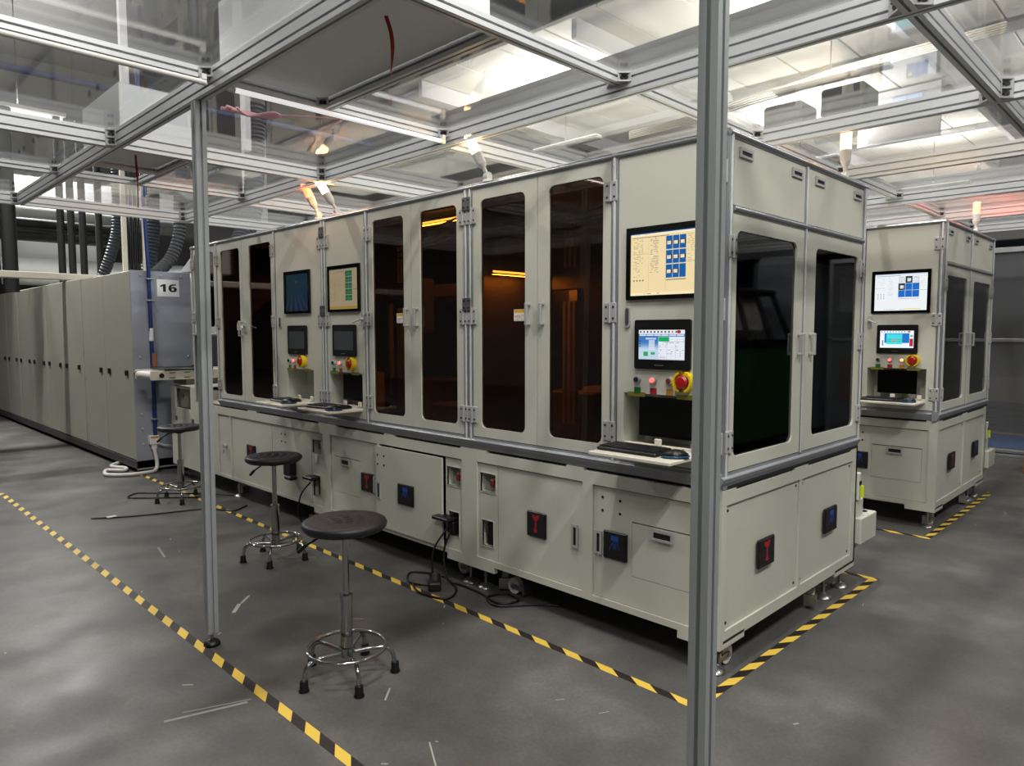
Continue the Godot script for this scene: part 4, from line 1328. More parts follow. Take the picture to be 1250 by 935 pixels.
	mat("hall_white", Color(0.84, 0.84, 0.85), 0.7)
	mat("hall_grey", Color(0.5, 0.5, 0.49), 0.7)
	mat("green_panel", Color(0.06, 0.3, 0.1), 0.4)
	mat("mint", Color(0.3, 0.75, 0.55), 0.4)
	mat("cab_grey", Color(0.45, 0.47, 0.5), 0.4)
	mat("card", Color(0.55, 0.36, 0.2), 0.8)
	mat("paper", Color(0.88, 0.88, 0.88), 0.6)
	mat("ink", Color(0.03, 0.03, 0.03), 0.6)
	# concrete floor: mottled, lightly worn coating
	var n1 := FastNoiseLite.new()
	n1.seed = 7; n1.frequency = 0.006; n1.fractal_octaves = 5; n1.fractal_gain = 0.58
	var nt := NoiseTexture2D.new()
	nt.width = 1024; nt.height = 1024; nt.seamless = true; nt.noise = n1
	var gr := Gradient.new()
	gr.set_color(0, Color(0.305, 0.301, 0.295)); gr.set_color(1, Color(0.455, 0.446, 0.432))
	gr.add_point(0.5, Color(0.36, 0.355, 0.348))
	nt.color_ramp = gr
	var n2 := FastNoiseLite.new()
	n2.seed = 21; n2.frequency = 0.02; n2.fractal_octaves = 4
	var rt := NoiseTexture2D.new()
	rt.width = 512; rt.height = 512; rt.seamless = true; rt.noise = n2
	var g2 := Gradient.new()
	g2.set_color(0, Color(0.3, 0.3, 0.3)); g2.set_color(1, Color(0.5, 0.5, 0.5))
	rt.color_ramp = g2
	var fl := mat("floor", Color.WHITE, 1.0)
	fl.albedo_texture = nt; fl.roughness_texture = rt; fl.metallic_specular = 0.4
	var n3 := FastNoiseLite.new()
	n3.seed = 33; n3.frequency = 0.21; n3.fractal_octaves = 3
	var dt := NoiseTexture2D.new()
	dt.width = 1024; dt.height = 1024; dt.seamless = true; dt.noise = n3
	var g3 := Gradient.new()
	g3.set_color(0, Color(0.86, 0.86, 0.86)); g3.set_color(1, Color(1, 1, 1))
	dt.color_ramp = g3
	fl.detail_enabled = true; fl.detail_blend_mode = BaseMaterial3D.BLEND_MODE_MUL; fl.detail_albedo = dt
	fl.uv1_triplanar = true; fl.uv1_world_triplanar = true; fl.uv1_scale = Vector3(0.22, 0.22, 0.22); fl.uv1_offset = Vector3(0.3, 0, 0.7)  # offset lays pale mottle where the floor is lit, dark mottle where shaded

const CEIL := 6.4

func hall() -> void:
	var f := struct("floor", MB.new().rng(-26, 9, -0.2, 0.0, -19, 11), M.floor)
	var sc := MB.new()
	rnd.seed = 5
	for k in 70:
		var x := rnd.randf_range(-7.0, 2.0)
		var z := rnd.randf_range(-4.5, 2.4)
		var l := rnd.randf_range(0.008, 0.05)
		var w := rnd.randf_range(0.003, 0.008)
		sc.X = Transform3D(Basis(Vector3.UP, rnd.randf() * TAU), Vector3(x, 0, z))
		sc.rng(-l / 2, l / 2, 0.0, 0.0006, -w / 2, w / 2)
	for s in [[-1.324, 1.734, -1.239, 1.451, 0.014], [-1.34, 1.66, -1.25, 1.43, 0.006], [-2.153, 1.105, -2.25, 1.03, 0.02], [-2.25, 1.02, -2.329, 0.94, 0.014], [-0.514, 1.118, -0.39, 1.189, 0.006], [-0.864, 1.062, -0.93, 0.992, 0.008], [-3.624, 0.979, -3.371, 1.024, 0.012]]:
		var a := Vector3(s[0], 0, s[1])
		var e := Vector3(s[2], 0, s[3])
		var d := (e - a).normalized()
		sc.X = Transform3D(Basis(d, Vector3.UP, d.cross(Vector3.UP)), (a + e) * 0.5)
		sc.rng(-a.distance_to(e) / 2, a.distance_to(e) / 2, 0.0, 0.0006, -s[4] / 2, s[4] / 2)
	var sm := part("paint_scuffs", sc, M.scuff, f)
	sm.set_meta("kind", "stuff")
	struct("wall_left", MB.new().rng(-26.2, -26, 0, CEIL, -19, 11), M.hall_dark)
	struct("wall_right", MB.new().rng(9, 9.2, 0, CEIL, -19, 11), M.hall_grey)
	struct("wall_back", MB.new().rng(-26, 9, 0, CEIL, -19.2, -19), M.hall_white)
	struct("wall_front", MB.new().rng(-26, 9, 0, CEIL, 11, 11.2), M.hall_grey)
	struct("ceiling", MB.new().rng(-26.2, 9.2, CEIL, CEIL + 0.2, -19.2, 11.2), M.hall_dark)
	var rp := Node3D.new()
	rp.name = "ceiling_lining"; rp.set_meta("kind", "structure"); add_child(rp)
	for k in 19:
		var x := -10.0 + k
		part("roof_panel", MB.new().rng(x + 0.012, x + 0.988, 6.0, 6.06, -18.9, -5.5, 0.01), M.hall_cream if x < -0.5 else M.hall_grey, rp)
	for z in [-7.6, -10.2, -13.0, -15.8]: part("roof_purlin", MB.new().rng(-10, 9, 5.86, 6.0, z - 0.04, z + 0.04), M.hall_white, rp)
	for x in [-9.0, -5.4, -2.0, 1.6]: part("roof_rafter", MB.new().rng(x - 0.05, x + 0.05, 5.7, 5.98, -18.9, -5.5), M.hall_white, rp)
	for x in [-24.0, -19.5, -15.0, -10.5]: part("column", MB.new().rng(x - 0.15, x + 0.15, 0, CEIL, -3.2, -2.9), M.hall_white, rp)

func _ready() -> void:
	var cam := Camera3D.new()
	cam.name = "camera"
	cam.position = Vector3(1.393, 1.45, 2.619)
	cam.rotation_order = EULER_ORDER_YXZ
	cam.rotation_degrees = Vector3(-4.081, 44.817, -0.068)
	cam.fov = 56.96; cam.near = 0.05; cam.far = 100.0; cam.current = true
	add_child(cam)
	var we := WorldEnvironment.new()
	we.name = "environment"
	var env := Environment.new()
	env.background_mode = Environment.BG_COLOR; env.background_color = Color(0.02, 0.02, 0.02)
	env.tonemap_mode = Environment.TONE_MAPPER_LINEAR; env.tonemap_exposure = 1.1
	env.sdfgi_enabled = true; env.ssao_enabled = true; env.ssil_enabled = true
	we.environment = env
	add_child(we)
	rnd.seed = 11
	materials()
	mat("scuff", Color(0.62, 0.61, 0.58), 0.7)
	mat("rear_grey", Color(0.58, 0.54, 0.45), 0.7)
	glow("sky_blue", Color(0.3, 0.55, 0.85), 0.7)
	pictures()
	# hall lamps: two rows before the machines, more behind
	var row := ["before the front row, over the grey cabinets", "before the front row, over the furthest stool", "before the front row, over the near machine corner", "before the front row, at the aisle side", "added over the aisle to light the green machine", "behind the camera over the open floor", "behind the camera over the aisle"]
	var k := 0
	for p in [[-8.8, 2.3, 19.0], [-4.8, 2.05, 9.5], [0.3, 1.5, 10.5], [3.0, 1.6, 23.0], [1.4, -5.0, 13.0], [0.8, 4.5, 6.0], [3.4, 4.5, 14.0]]:  # the fifth lamp is added out of view to light the mirrored green machine
		hall_lamp(Vector3(p[0], 5.0 if k == 2 else 5.4, p[1]), p[2], row[k])
		k += 1
	row = ["between the machine rows, at the cabinet end", "between the machine rows, in the middle", "between the machine rows, over the aisle"]
	k = 0
	for p in [[-5.0, -2.6], [-0.9, -2.4], [3.4, -2.2]]:
		hall_lamp(Vector3(p[0], 5.4, p[1]), 12.0, row[k])
		k += 1
	row = ["added to light the lining, first along the girder", "added to light the lining, second along the girder", "added to light the lining, third along the girder", "added to light the deeper lining, at its middle", "added to light the deeper lining, aisle side", "added to light the lining by the back wall"]
	k = 0
	for p in [[-7.0, -7.2], [-2.4, -7.2], [2.2, -7.2], [-4.6, -11.5], [0.6, -11.5], [-3.4, -16.0]]:  # made-up uplighters, added to brighten the cream lining
		hall_lamp(Vector3(p[0], 4.75, p[1]), [6.5, 6.0, 3.0, 6.0, 3.5, 5.0][k], row[k], true, 2.0, 1.5)
		k += 1
	hall_lamp(Vector3(-11.2, 4.7, 0.2), 30.0, "over the silver ducts behind the black pipes")
	hall_lamp(Vector3(-16.0, 5.3, 2.2), 11.0, "at the far end of the grey cabinets")
	hall()
	end_machine("inspection_machine", "nearest cream machine at the row's corner, cream monitor of blue tiles, glazed side", Vector3.ZERO, "scr_cream", "scr_touch", ["cap_dark", "lamp_red", "cap_amber"], [-0.475, 1.522, 0.0])
	middle_machine()
	left_machine()
	end_machine("inspection_machine", "cream machine of the second row behind the aisle, with a bright white monitor", Vector3(0, 0, -3.17), "scr_white", "scr_cyan", ["cap_dark", "lamp_red", "lamp_amber"], [-0.49, 1.53, 0.06])
	oven()
	conveyor()
	canopy()
	backdrop()
	loose()

func oven() -> void:   # long grey cabinet line with the number sixteen
	var o := thing("oven_line", "long grey cabinet line with paired doors and the number 16 on its end", "cabinet", Vector3(-6.45, 0, 0.23))
	# local x runs to the left (negative), z = 0 is the door face
	var b := MB.new()
	b.rng(-1.35, -0.01, 0.13, 2.085, -0.6, -0.03); b.rng(-14.0, -1.35, 0.13, 2.1, -1.3, -0.05)
	part("carcass", b, M.oven, o)
	part("plinth", MB.new().rng(-14.0, 0.0, 0.045, 0.13, -0.6, 0.004, 0.004), M.oven_base, o)
	var lg := MB.new()
	for x in [-0.4, -1.9, -3.4, -5.0, -6.6, -8.2, -10.0, -12.0]: lg.rng(x - 0.03, x + 0.03, 0, 0.05, -0.5, -0.1)
	part("support", lg, M.dark, o)
	part("recess_post", MB.new().rng(-1.798, -1.353, 0.135, 2.08, -0.06, -0.012), M.oven, o)
	var seams := [0.0, -0.925, -1.35]
	for k in 2:
		var d := part("door", MB.new().rng(seams[k + 1] + 0.002, seams[k] - 0.002, 0.135, 2.085, -0.028, 0.0, 0.007), M.oven, o)
		for hx in ([-0.185, -0.766] if k == 0 else [-1.071]): part("door_latch", MB.new().rng(hx - 0.03, hx + 0.03, 1.005, 1.065, -0.002, 0.02, 0.005), M.black, d)
	for k in 14:
		var x1 := -1.8 - 0.88 * k
		var d := part("door", MB.new().rng(x1 - 0.878, x1 - 0.002, 0.135, 2.1, -0.028, 0.0, 0.007), M.oven, o)
		for hx in [x1 - 0.16, x1 - 0.73]: part("door_latch", MB.new().rng(hx - 0.03, hx + 0.03, 1.005, 1.065, -0.002, 0.02, 0.005), M.black, d)
	var e := at(MB.new(), SIDE)
	e.rng(0.004, 0.6, 0.03, 2.09, -0.012, 0.0, 0.003)
	var ep := part("end_panel", e, M.oven_end, o)
	var sc := at(MB.new(), SIDE)
	for p in [[0.1, 2.045], [0.298, 2.045], [0.497, 2.045], [0.064, 0.61], [0.067, 0.455], [0.07, 0.3], [0.55, 1.2], [0.07, 1.2]]:
		sc.cyl(Vector3(p[0], p[1], 0.0), Vector3(p[0], p[1], 0.008), 0.014, 0.01, 12)
	part("bolt", sc, M.zinc, ep)
	var s := at(MB.new(), SIDE)
	s.rng(0.257, 0.48, 1.832, 2.008, 0.0, 0.002, 0.0005)
	var sg := part("number_sheet", s, M.paper, o)
	var tm := TextMesh.new()
	var sf := SystemFont.new()
	sf.font_names = PackedStringArray(["Droid Sans"]); sf.font_weight = 700
	tm.text = "16"; tm.font = sf; tm.font_size = 64; tm.pixel_size = 0.0021; tm.depth = 0.001
	tm.material = M.ink
	var t := MeshInstance3D.new()
	t.name = "number"; t.mesh = tm
	sg.add_child(t, true)
	for k in 3:
		var tk: MeshInstance3D = t if k == 0 else t.duplicate()
		if k: sg.add_child(tk, true)
		tk.transform = Transform3D(SIDE * Basis.from_scale(Vector3(1.22, 0.82, 1)), SIDE * Vector3(0.3665 + 0.002 * k, 1.92, 0.0026 + 0.0001 * k))
	# socket with white conduit low on the end panel
	var pb := at(MB.new(), SIDE)
	pb.rng(0.115, 0.21, 0.29, 0.385, 0.0, 0.06, 0.006)
	pb.rng(0.135, 0.19, 0.24, 0.29, 0.01, 0.05, 0.006)
	part("power_socket", pb, M.white, o)
	var bx := at(MB.new(), SIDE)
	bx.rng(0.125, 0.2, 0.36, 0.378, 0.058, 0.062)
	part("socket_label", bx, M.amber_label, o)
	solo("conduit", MB.new().tube(curve([Vector3(-6.41, 0.25, 0.07), Vector3(-6.4, 0.1, 0.05), Vector3(-6.37, 0.025, 0.08), Vector3(-6.33, 0.02, 0.32), Vector3(-6.5, 0.02, 0.5), Vector3(-6.75, 0.02, 0.42), Vector3(-6.62, 0.02, 0.3), Vector3(-6.75, 0.02, 0.25), Vector3(-7.0, 0.02, 0.32), Vector3(-7.1, 0.05, 0.1)], 0.04), 0.019, 8), M.white, "white flexible conduit looping on the floor at the end of the grey cabinets", "conduit")
	var h := thing("air_hose", "dark blue air hose running down the grey cabinet end beside the number 16", "hose", Vector3(-6.42, 0, 0.05))
	part("hose", MB.new().tube([Vector3(0, 0.3, 0.0), Vector3(0, 0.7, 0.0), Vector3(0, 1.4, 0.005), Vector3(0, 2.1, 0.01), Vector3(0.0, 2.8, 0.03), Vector3(0, 4.2, 0.05)], 0.02, 10), M.blue, h)
	var cl := MB.new()
	for y in [0.55, 1.78, 2.0]: cl.rng(-0.024, 0.026, y, y + 0.012, -0.035, 0.035, 0.002)
	part("hose_clip", cl, M.zinc, h).set_meta("kind", "stuff")
	part("flow_label", MB.new().cyl(Vector3(0, 1.37, 0.004), Vector3(0, 1.5, 0.004), 0.0212, -1.0, 12), M.paper, h)
	part("valve_grip", MB.new().rng(0.01, 0.04, 1.1, 1.24, -0.03, 0.01, 0.006), M.card, h)
	part("coupling", MB.new().tube(curve([Vector3(0, 0.31, 0), Vector3(0.02, 0.27, -0.08), Vector3(0.03, 0.25, -0.2)]), 0.016, 8), M.zinc, h)
	for k in 2: solo("drain_hose", MB.new().tube(curve([Vector3(-6.39, 0.26, -0.12 - 0.05 * k), Vector3(-6.33, 0.28, -0.24 - 0.03 * k), Vector3(-6.28, 0.1, -0.22 - 0.05 * k), Vector3(-6.22, 0.012, -0.1 - 0.06 * k)], 0.03), 0.013, 8), M.black, ["black hose dropping to the floor from the blue air hose", "second black hose dropping beside the first under the conveyor"][k], "hose")

func conveyor() -> void:
	var o := thing("conveyor", "short white belt conveyor reaching from the machine towards the grey cabinet", "conveyor", Vector3(-5.88, 0, 0.25))
	var f := MB.new()
	f.rng(-0.02, 0.0, 0.99, 1.083, -1.2, 0.0, 0.004); f.rng(-0.46, -0.44, 0.99, 1.083, -1.2, 0.0, 0.004)
	part("side_rail", f, M.cream_light, o)
	var b := at(MB.new(), Basis(Vector3(0, 0, 1), Vector3(0, 1, 0), Vector3(1, 0, 0)), Vector3(0, 1.035, 0))
	var p := PackedVector2Array()
	for i in 13:
		var a := -PI / 2 + PI * i / 12.0
		p.append(Vector2(-0.035 + cos(a) * 0.036, sin(a) * 0.036))
	p.append(Vector2(-1.18, 0.036)); p.append(Vector2(-1.18, -0.036))
	b.extrude(p, -0.43, -0.03, true)
	part("belt", b, M.white, o)
	var m := MB.new()
	m.cyl(Vector3(0.0, 1.035, -0.1), Vector3(0.004, 1.035, -0.1), 0.024, -1.0, 18)
	m.cyl(Vector3(-0.5, 1.035, -0.03), Vector3(-0.46, 1.035, -0.03), 0.03, -1.0, 14)
	for z in [-0.2, -0.34]:
		for y in [1.06, 1.01]: m.rng(0.0, 0.002, y - 0.004, y + 0.004, z - 0.03, z + 0.03)
	part("roller_cap", m, M.dark, o)
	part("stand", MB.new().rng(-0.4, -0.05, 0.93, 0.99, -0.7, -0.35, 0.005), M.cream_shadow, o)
	var t := thing("board", "black board lying across the top of the white conveyor", "board", Vector3(-5.98, 1.084, 0.1))
	part("plate", MB.new().rng(-0.28, 0.12, 0.0, 0.022, -0.45, 0.03, 0.009), M.black, t)
	mouse("computer_mouse", "computer mouse lying on the black board on the conveyor", Vector3(-5.92, 1.106, -0.2), 0.5, "key_black")

func canopy() -> void:
	var o := thing("canopy_frame", "silver aluminium beam grid of the clear canopy over the machines", "canopy frame", Vector3(0, 0, 0))
	var xs := [-5.36, -4.13, -2.93, -1.66, -0.47, 0.66, 1.9, 3.1]
	var zs := [3.8, 2.6, 1.34, 0.07, -1.16, -2.37, -3.6, -4.83, -5.95]
	var talls := [0, 2, 5]
	for z in zs: xbeam(o, z, xs[0] - 0.0225, 3.1225)
	for i in zs.size() - 1:
		for k in xs.size():
			var tall := k in talls or i >= 3 and k != 4
			zbeam(o, xs[k], zs[i + 1] + 0.0225, zs[i] - 0.0225, tall)
	for i in zs.size():
		for k in xs.size():
			if zs[i] > 3.0 or xs[k] > 2.0: continue
			var tall := k in talls
			if i > 0: bracket(o, xs[k], zs[i], 1, 1, tall)
			if k > 0 and i > 2: bracket(o, xs[k], zs[i], -1, 1, tall)
	# short cross beams that carry the filter units
	xbeam(o, 0.8, xs[3] + 0.0225, xs[4] - 0.0225, false)
	bracket(o, xs[3], 0.8, 1, 1, false)
	xbeam(o, 0.86, xs[1] + 0.0225, xs[2] - 0.0225, false)
	zbeam(o, -3.68, 0.8825, 1.3175, false)
	var ordn := ["first", "second", "third", "fourth", "fifth", "sixth", "seventh", "eighth"]
	# clear sheets
	for i in zs.size() - 1:
		for k in xs.size() - 1:
			var z1: float = zs[i]
			var z0: float = zs[i + 1]
			var x0: float = xs[k]
			if i == 2 and (k == 3 or k == 1): z1 = 0.8 if k == 3 else 0.86
			solo("clear_sheet", MB.new().rng(x0 + 0.006, xs[k + 1] - 0.006, 2.5505, 2.5545, z0 + 0.006, z1 - 0.006), M.pane, "clear sheet, %s bay from the grey cabinets, %s row from the open floor" % [ordn[k], ordn[i]], "clear sheet", "clear sheets of the canopy")
	# filter units
	for q in [[-1.635, -0.495, 0.825, 1.315, "grey fan filter unit above the nearest stool, red ribbon hanging under it"], [-3.655, -2.955, 0.885, 1.315, "smaller grey fan filter unit further along the canopy towards the grey cabinets"]]:
		var u := thing("filter_unit", q[4], "filter unit", Vector3((q[0] + q[1]) / 2, 2.551, (q[2] + q[3]) / 2), 0.0, "fan filter units in the canopy")
		var hx: float = (q[1] - q[0]) / 2
		var hz: float = (q[3] - q[2]) / 2
		part("housing", MB.new().rng(-hx, hx, 0.0, 0.28, -hz, hz, 0.004), M.duct, u)
		part("filter_face", MB.new().rng(-hx + 0.004, hx - 0.004, -0.006, 0.0, -hz + 0.004, hz - 0.004), M.ffu_face, u)
	for q in [[Vector3(-0.7, 2.545, 1.11), 0.3, "dark red ribbon hanging crooked under the larger filter unit"], [Vector3(-3.38, 2.545, 1.1), 0.32, "straight red ribbon hanging under the smaller filter unit"]]:
		var b := MB.new()
		var wob: float = 0.02 if q[1] < 0.31 else 0.004
		var last := Vector3.ZERO
		for k in 16:
			var t0: float = k / 16.0
			var t1: float = (k + 1) / 16.0
			var p0 := Vector3(sin(t0 * 7.5) * wob - wob * t0, -q[1] * t0, cos(t0 * 5.0) * wob)
			var p1 := Vector3(sin(t1 * 7.5) * wob - wob * t1, -q[1] * t1, cos(t1 * 5.0) * wob)
			var sd := Vector3(cos(t0 * 4.0), 0, -0.7) .normalized() * 0.007
			var sd2 := Vector3(cos(t1 * 4.0), 0, -0.7).normalized() * 0.007
			var nn := sd.cross(p1 - p0).normalized()
			b.q(p0 - sd, p0 + sd, p1 + sd2, p1 - sd2, nn)
			b.q(p0 - sd - nn * 0.0008, p0 + sd - nn * 0.0008, p1 + sd2 - nn * 0.0008, p1 - sd2 - nn * 0.0008, -nn)
			last = p1
		var r := solo("ribbon", b, M.red_ribbon, q[2], "ribbon")
		r.position = q[0]
	# lamp tubes under the grid
	for q in [[Vector3(-1.6, 2.475, 1.3), Vector3(-1.6, 2.475, 0.12), "lit white lamp tube under the canopy beside the larger filter unit"], [Vector3(-1.6, 2.475, 2.55), Vector3(-1.6, 2.475, 1.39), "unlit white lamp tube under a canopy beam, in line with the lit one"]]:
		var t := thing("tube_lamp", q[2], "lamp tube", q[0])
		part("tube", MB.new().cyl(Vector3(0, 0, -0.02), Vector3(0, 0, q[1].z - q[0].z + 0.02), 0.011, -1.0, 14), M.tube_glow if q[0].z < 2.0 else M.white, t)
		var cp := MB.new()
		cp.cyl(Vector3(0, 0, 0), Vector3(0, 0, -0.03), 0.0125, -1.0, 14); cp.cyl(Vector3(0, 0, q[1].z - q[0].z), Vector3(0, 0, q[1].z - q[0].z + 0.03), 0.0125, -1.0, 14)
		cp.rng(-0.012, 0.012, 0.01, 0.032, -0.02, 0.0); cp.rng(-0.012, 0.012, 0.01, 0.032, q[1].z - q[0].z, q[1].z - q[0].z + 0.02)
		part("end_cap", cp, M.white, t).set_meta("kind", "stuff")
		if q[0].z < 2.0: area(t, Vector3(0, -0.016, (q[1].z - q[0].z) / 2), Vector2(0.02, 1.1), 0.12, Color(1, 1, 1))
	# crumpled barrier tape
	var bt := MB.new()
	for k in 4:
		bt.tube(curve([Vector3(-1.85 + 0.008 * k, 2.465 + 0.012 * (k % 2), 1.22 - 0.02 * k), Vector3(-1.875 + 0.012 * k, 2.478 - 0.008 * k, 1.1), Vector3(-1.835 + 0.01 * k, 2.466 + 0.006 * k, 1.0), Vector3(-1.8, 2.478, 0.96)], 0.03), 0.009 - 0.001 * k, 5)
	bt.tube(curve([Vector3(-1.8, 2.478, 0.96), Vector3(-1.73, 2.484, 0.82), Vector3(-1.69, 2.49, 0.7)], 0.03), 0.004, 5)
	solo("barrier_tape", bt, M.pink_tape, "crumpled pink barrier tape bundled under the canopy beside the slim post", "barrier tape")
	post("aluminium_post", "thick grey aluminium post standing closest, before the near machine's corner", 0.675, 1.34, 0.042)
	post("aluminium_post", "slim aluminium post standing on the far floor tape behind the nearest stool", -1.853, 1.338, 0.047, Vector3(0.04, 0, 0.0))
	signal_lamp("signal_lamp", Vector3(-1.41, 2.254, -0.02), Vector3(-0.05, 0.2, 0.09), "sig_white", "white signal lamp folded forward alone above the joint nearest the camera")
	signal_lamp("signal_lamp", Vector3(-3.16, 2.254, -0.02), Vector3(-0.03, 0.2, 0.09), "sig_red", "orange red signal lamp, the further of the close pair above the monitors")
	signal_lamp("signal_lamp", Vector3(-2.92, 2.254, -0.02), Vector3(-0.05, 0.2, 0.11), "sig_white", "pale signal lamp, the nearer of the close pair above the monitors")
	signal_lamp("signal_lamp", Vector3(-0.04, 2.246, -1.33), Vector3(0, 1, 0), "sig_white", "upright signal lamp on the rear corner of the nearest machine")
	signal_lamp("signal_lamp", Vector3(-0.04, 2.246, -4.22), Vector3(0, 1, 0), "sig_red", "upright orange red signal lamp on the second row machine")

func flex(called: String, label: String, pts: Array, r: float, m: Material) -> void:
	solo(called, MB.new().tube(curve(pts, 0.022), r, 16, false, r * 0.1), m, label, "duct", "flexible ducts above the grey cabinets")

func backdrop() -> void:
	# black risers, ducts and posts above the grey cabinets
	var names := ["black vertical pipe above the grey cabinets, first beside the dark bundle", "black vertical pipe, second of the three slim ones", "black vertical pipe, third of the three slim ones", "black vertical pipe with a ribbed lower end"]
	var k := 0
	for z in [0.0, -0.126, -0.267, -0.474]:
		solo("vertical_pipe", MB.new().cyl(Vector3(-10, 2.1, z), Vector3(-10, 4.4, z), 0.046, -1.0, 16), M.pipe, names[k], "pipe", "black pipes above the grey cabinets")
		k += 1
	for z in [0.86, 0.6]:
		solo("pipe_bundle", MB.new().cyl(Vector3(-10, 2.0, z), Vector3(-10, 4.4, z), 0.13 if z > 0.7 else 0.09, -1.0, 16), M.pipe, "thick dark pipe at the picture's left edge above the cabinets" if z > 0.7 else "thinner dark pipe beside the thick one at the picture's left edge", "pipe", "black pipes above the grey cabinets")
	for y in [2.98, 2.8]:
		solo("cross_pipe", MB.new().cyl(Vector3(-10.4, y, 0.7), Vector3(-10.4, y, -0.9), 0.07, -1.0, 16), M.pipe, "black horizontal pipe behind the risers, %s of the two" % ("upper" if y > 2.9 else "lower"), "pipe", "black pipes above the grey cabinets")
	flex("flexible_duct", "ribbed grey duct curving down beside the black pipes", [Vector3(-9.6, 4.0, -0.62), Vector3(-9.6, 3.0, -0.6), Vector3(-9.6, 2.55, -0.5), Vector3(-9.7, 2.15, -0.38)], 0.07, M.hose_blue_grey)
	flex("flexible_duct", "ribbed dark duct behind the blue hose", [Vector3(-8.4, 4.0, -0.68), Vector3(-8.4, 2.8, -0.66), Vector3(-8.4, 2.2, -0.58), Vector3(-8.4, 2.11, -0.57)], 0.08, M.hose_blue_grey)
	flex("flexible_duct", "ribbed silver duct bending into the cabinet top beside the number 16", [Vector3(-7.3, 4.0, -0.62), Vector3(-7.3, 2.85, -0.6), Vector3(-7.3, 2.55, -0.57), Vector3(-7.28, 2.3, -0.46), Vector3(-7.2, 2.12, -0.27)], 0.065, M.duct_flex)
	flex("flexible_duct", "ribbed silver duct rising from the sheet metal hood", [Vector3(-6.35, 4.0, -1.1), Vector3(-6.35, 2.9, -1.05), Vector3(-6.28, 2.55, -0.9), Vector3(-6.2, 2.37, -0.8)], 0.1, M.duct_flex)
	for q in [[-8.0, -0.2], [-8.0, -0.43]]:
		solo("strut", MB.new().rng(q[0] - 0.025, q[0] + 0.025, 2.1, 4.4, q[1] - 0.025, q[1] + 0.025, 0.003), M.cream_light, "pale vertical strut above the cabinets, %s the black cables" % ("left of" if q[1] > -0.3 else "right of"), "strut", "pale struts beside the cables")
	var cb := MB.new()
	for i in 6: cb.tube(curve([Vector3(-8.05, 4.3, -0.25 - 0.025 * i), Vector3(-8.05 + 0.02 * (i % 2), 3.2, -0.26 - 0.024 * i), Vector3(-8.05, 2.1, -0.25 - 0.025 * i)], 0.2), 0.012, 6)
	solo("cable_bundle", cb, M.black, "black cables hanging between the two pale struts", "cable bundle")
	# sheet metal hood at the machine end
	var h := MB.new()
	h.extrude(PackedVector2Array([Vector2(-6.72, 2.11), Vector2(-5.9, 2.11), Vector2(-5.9, 2.36), Vector2(-6.15, 2.36)]), -0.95, -0.36)
	solo("metal_hood", h, M.duct, "sloped sheet metal hood between the cabinets and the machine end", "hood")
	# cable tray crossing above the cabinets, silver ducts behind
	solo("cable_tray", MB.new().rng(-9.05, -8.9, 2.12, 2.2, -0.4, 5.0, 0.006), M.cream_light, "pale cable tray lying across the top of the grey cabinets", "cable tray")
	solo("air_duct", MB.new().rng(-13.2, -12.6, 2.6, 3.1, -1.2, 3.5, 0.02), M.duct, "silver rectangular air duct behind the black pipes", "duct")
	solo("air_duct", MB.new().rng(-13.2, -11.6, 3.35, 3.85, -2.2, 1.2, 0.02), M.duct, "silver air duct higher behind the black pipes", "duct")
	solo("air_duct", MB.new().cyl(Vector3(-12.0, 2.45, -2.6), Vector3(-12.4, 2.45, 0.3), 0.22, -1.0, 20), M.duct, "round silver duct low behind the black pipes", "duct")
	solo("partition", MB.new().rng(-14.2, -14.1, 0, CEIL, -6.0, 1.5), M.hall_dark, "dark grey partition wall far behind the pipes", "partition")
	# hall above the canopy
	solo("girder", MB.new().rng(-14, 6, 4.72, 5.0, -5.1, -4.9), M.hall_grey, "long grey girder spanning the hall above the canopy", "girder")
	solo("hall_pipe", MB.new().cyl(Vector3(-7.0, 4.0, 4.0), Vector3(-6.9, 4.0, -3.0), 0.035, -1.0, 12), M.blue_pipe, "blue pipe running above the canopy towards the rear", "pipe")
	for q in [[-5.5, 0.5], [-4.55, -0.15]]:
		solo("hall_strut", MB.new().rng(q[0] - 0.03, q[0] + 0.03, 3.0, 6.38, q[1] - 0.03, q[1] + 0.03), M.hall_white, "white hanger post above the canopy, %s" % ("nearer the blue pipe" if q[0] < -5 else "nearer the filter unit"), "post", "white hanger posts above the canopy")
	# window wall far behind
	var w := thing("window_wall", "white wall panel with a small blue window high above the second machine row", "wall panel", Vector3(-3.0, 0, -12.0))
	part("panel", MB.new().rng(-0.7, 0.7, 5.0, 5.95, -0.1, 0.0), M.hall_white, w)
	part("blue_window", MB.new().rng(-0.1, 0.4, 5.35, 5.8, 0.0, 0.02), M.sky_blue, w)
	var mu := MB.new()
	mu.rng(0.14, 0.16, 5.35, 5.8, 0.018, 0.03); mu.rng(-0.1, 0.4, 5.55, 5.57, 0.018, 0.03)
	part("glazing_bar", mu, M.hall_white, w)
	var hb := MB.new()
	for i in 5: hb.tube(curve([Vector3(-6.2, 4.9 + 0.03 * i, -8.0), Vector3(-5.0, 4.92 + 0.03 * i, -8.03), Vector3(-3.9, 4.98 + 0.035 * i, -7.98), Vector3(-3.2, 5.02 + 0.035 * i, -8.02), Vector3(-2.5, 5.09 + 0.03 * i, -8.0), Vector3(-0.6, 5.12 + 0.03 * i, -8.0)], 0.12), 0.012, 6)
	solo("hall_cables", hb, M.cream_light, "pale cables sagging in a bundle high across the hall above the machines", "cable bundle")
	solo("hall_unit", MB.new().rng(-2.92, -2.3, 4.62, 5.02, -8.8, -8.2, 0.03), M.dark, "dark fan unit hanging under the sagging pale cables", "fan unit")
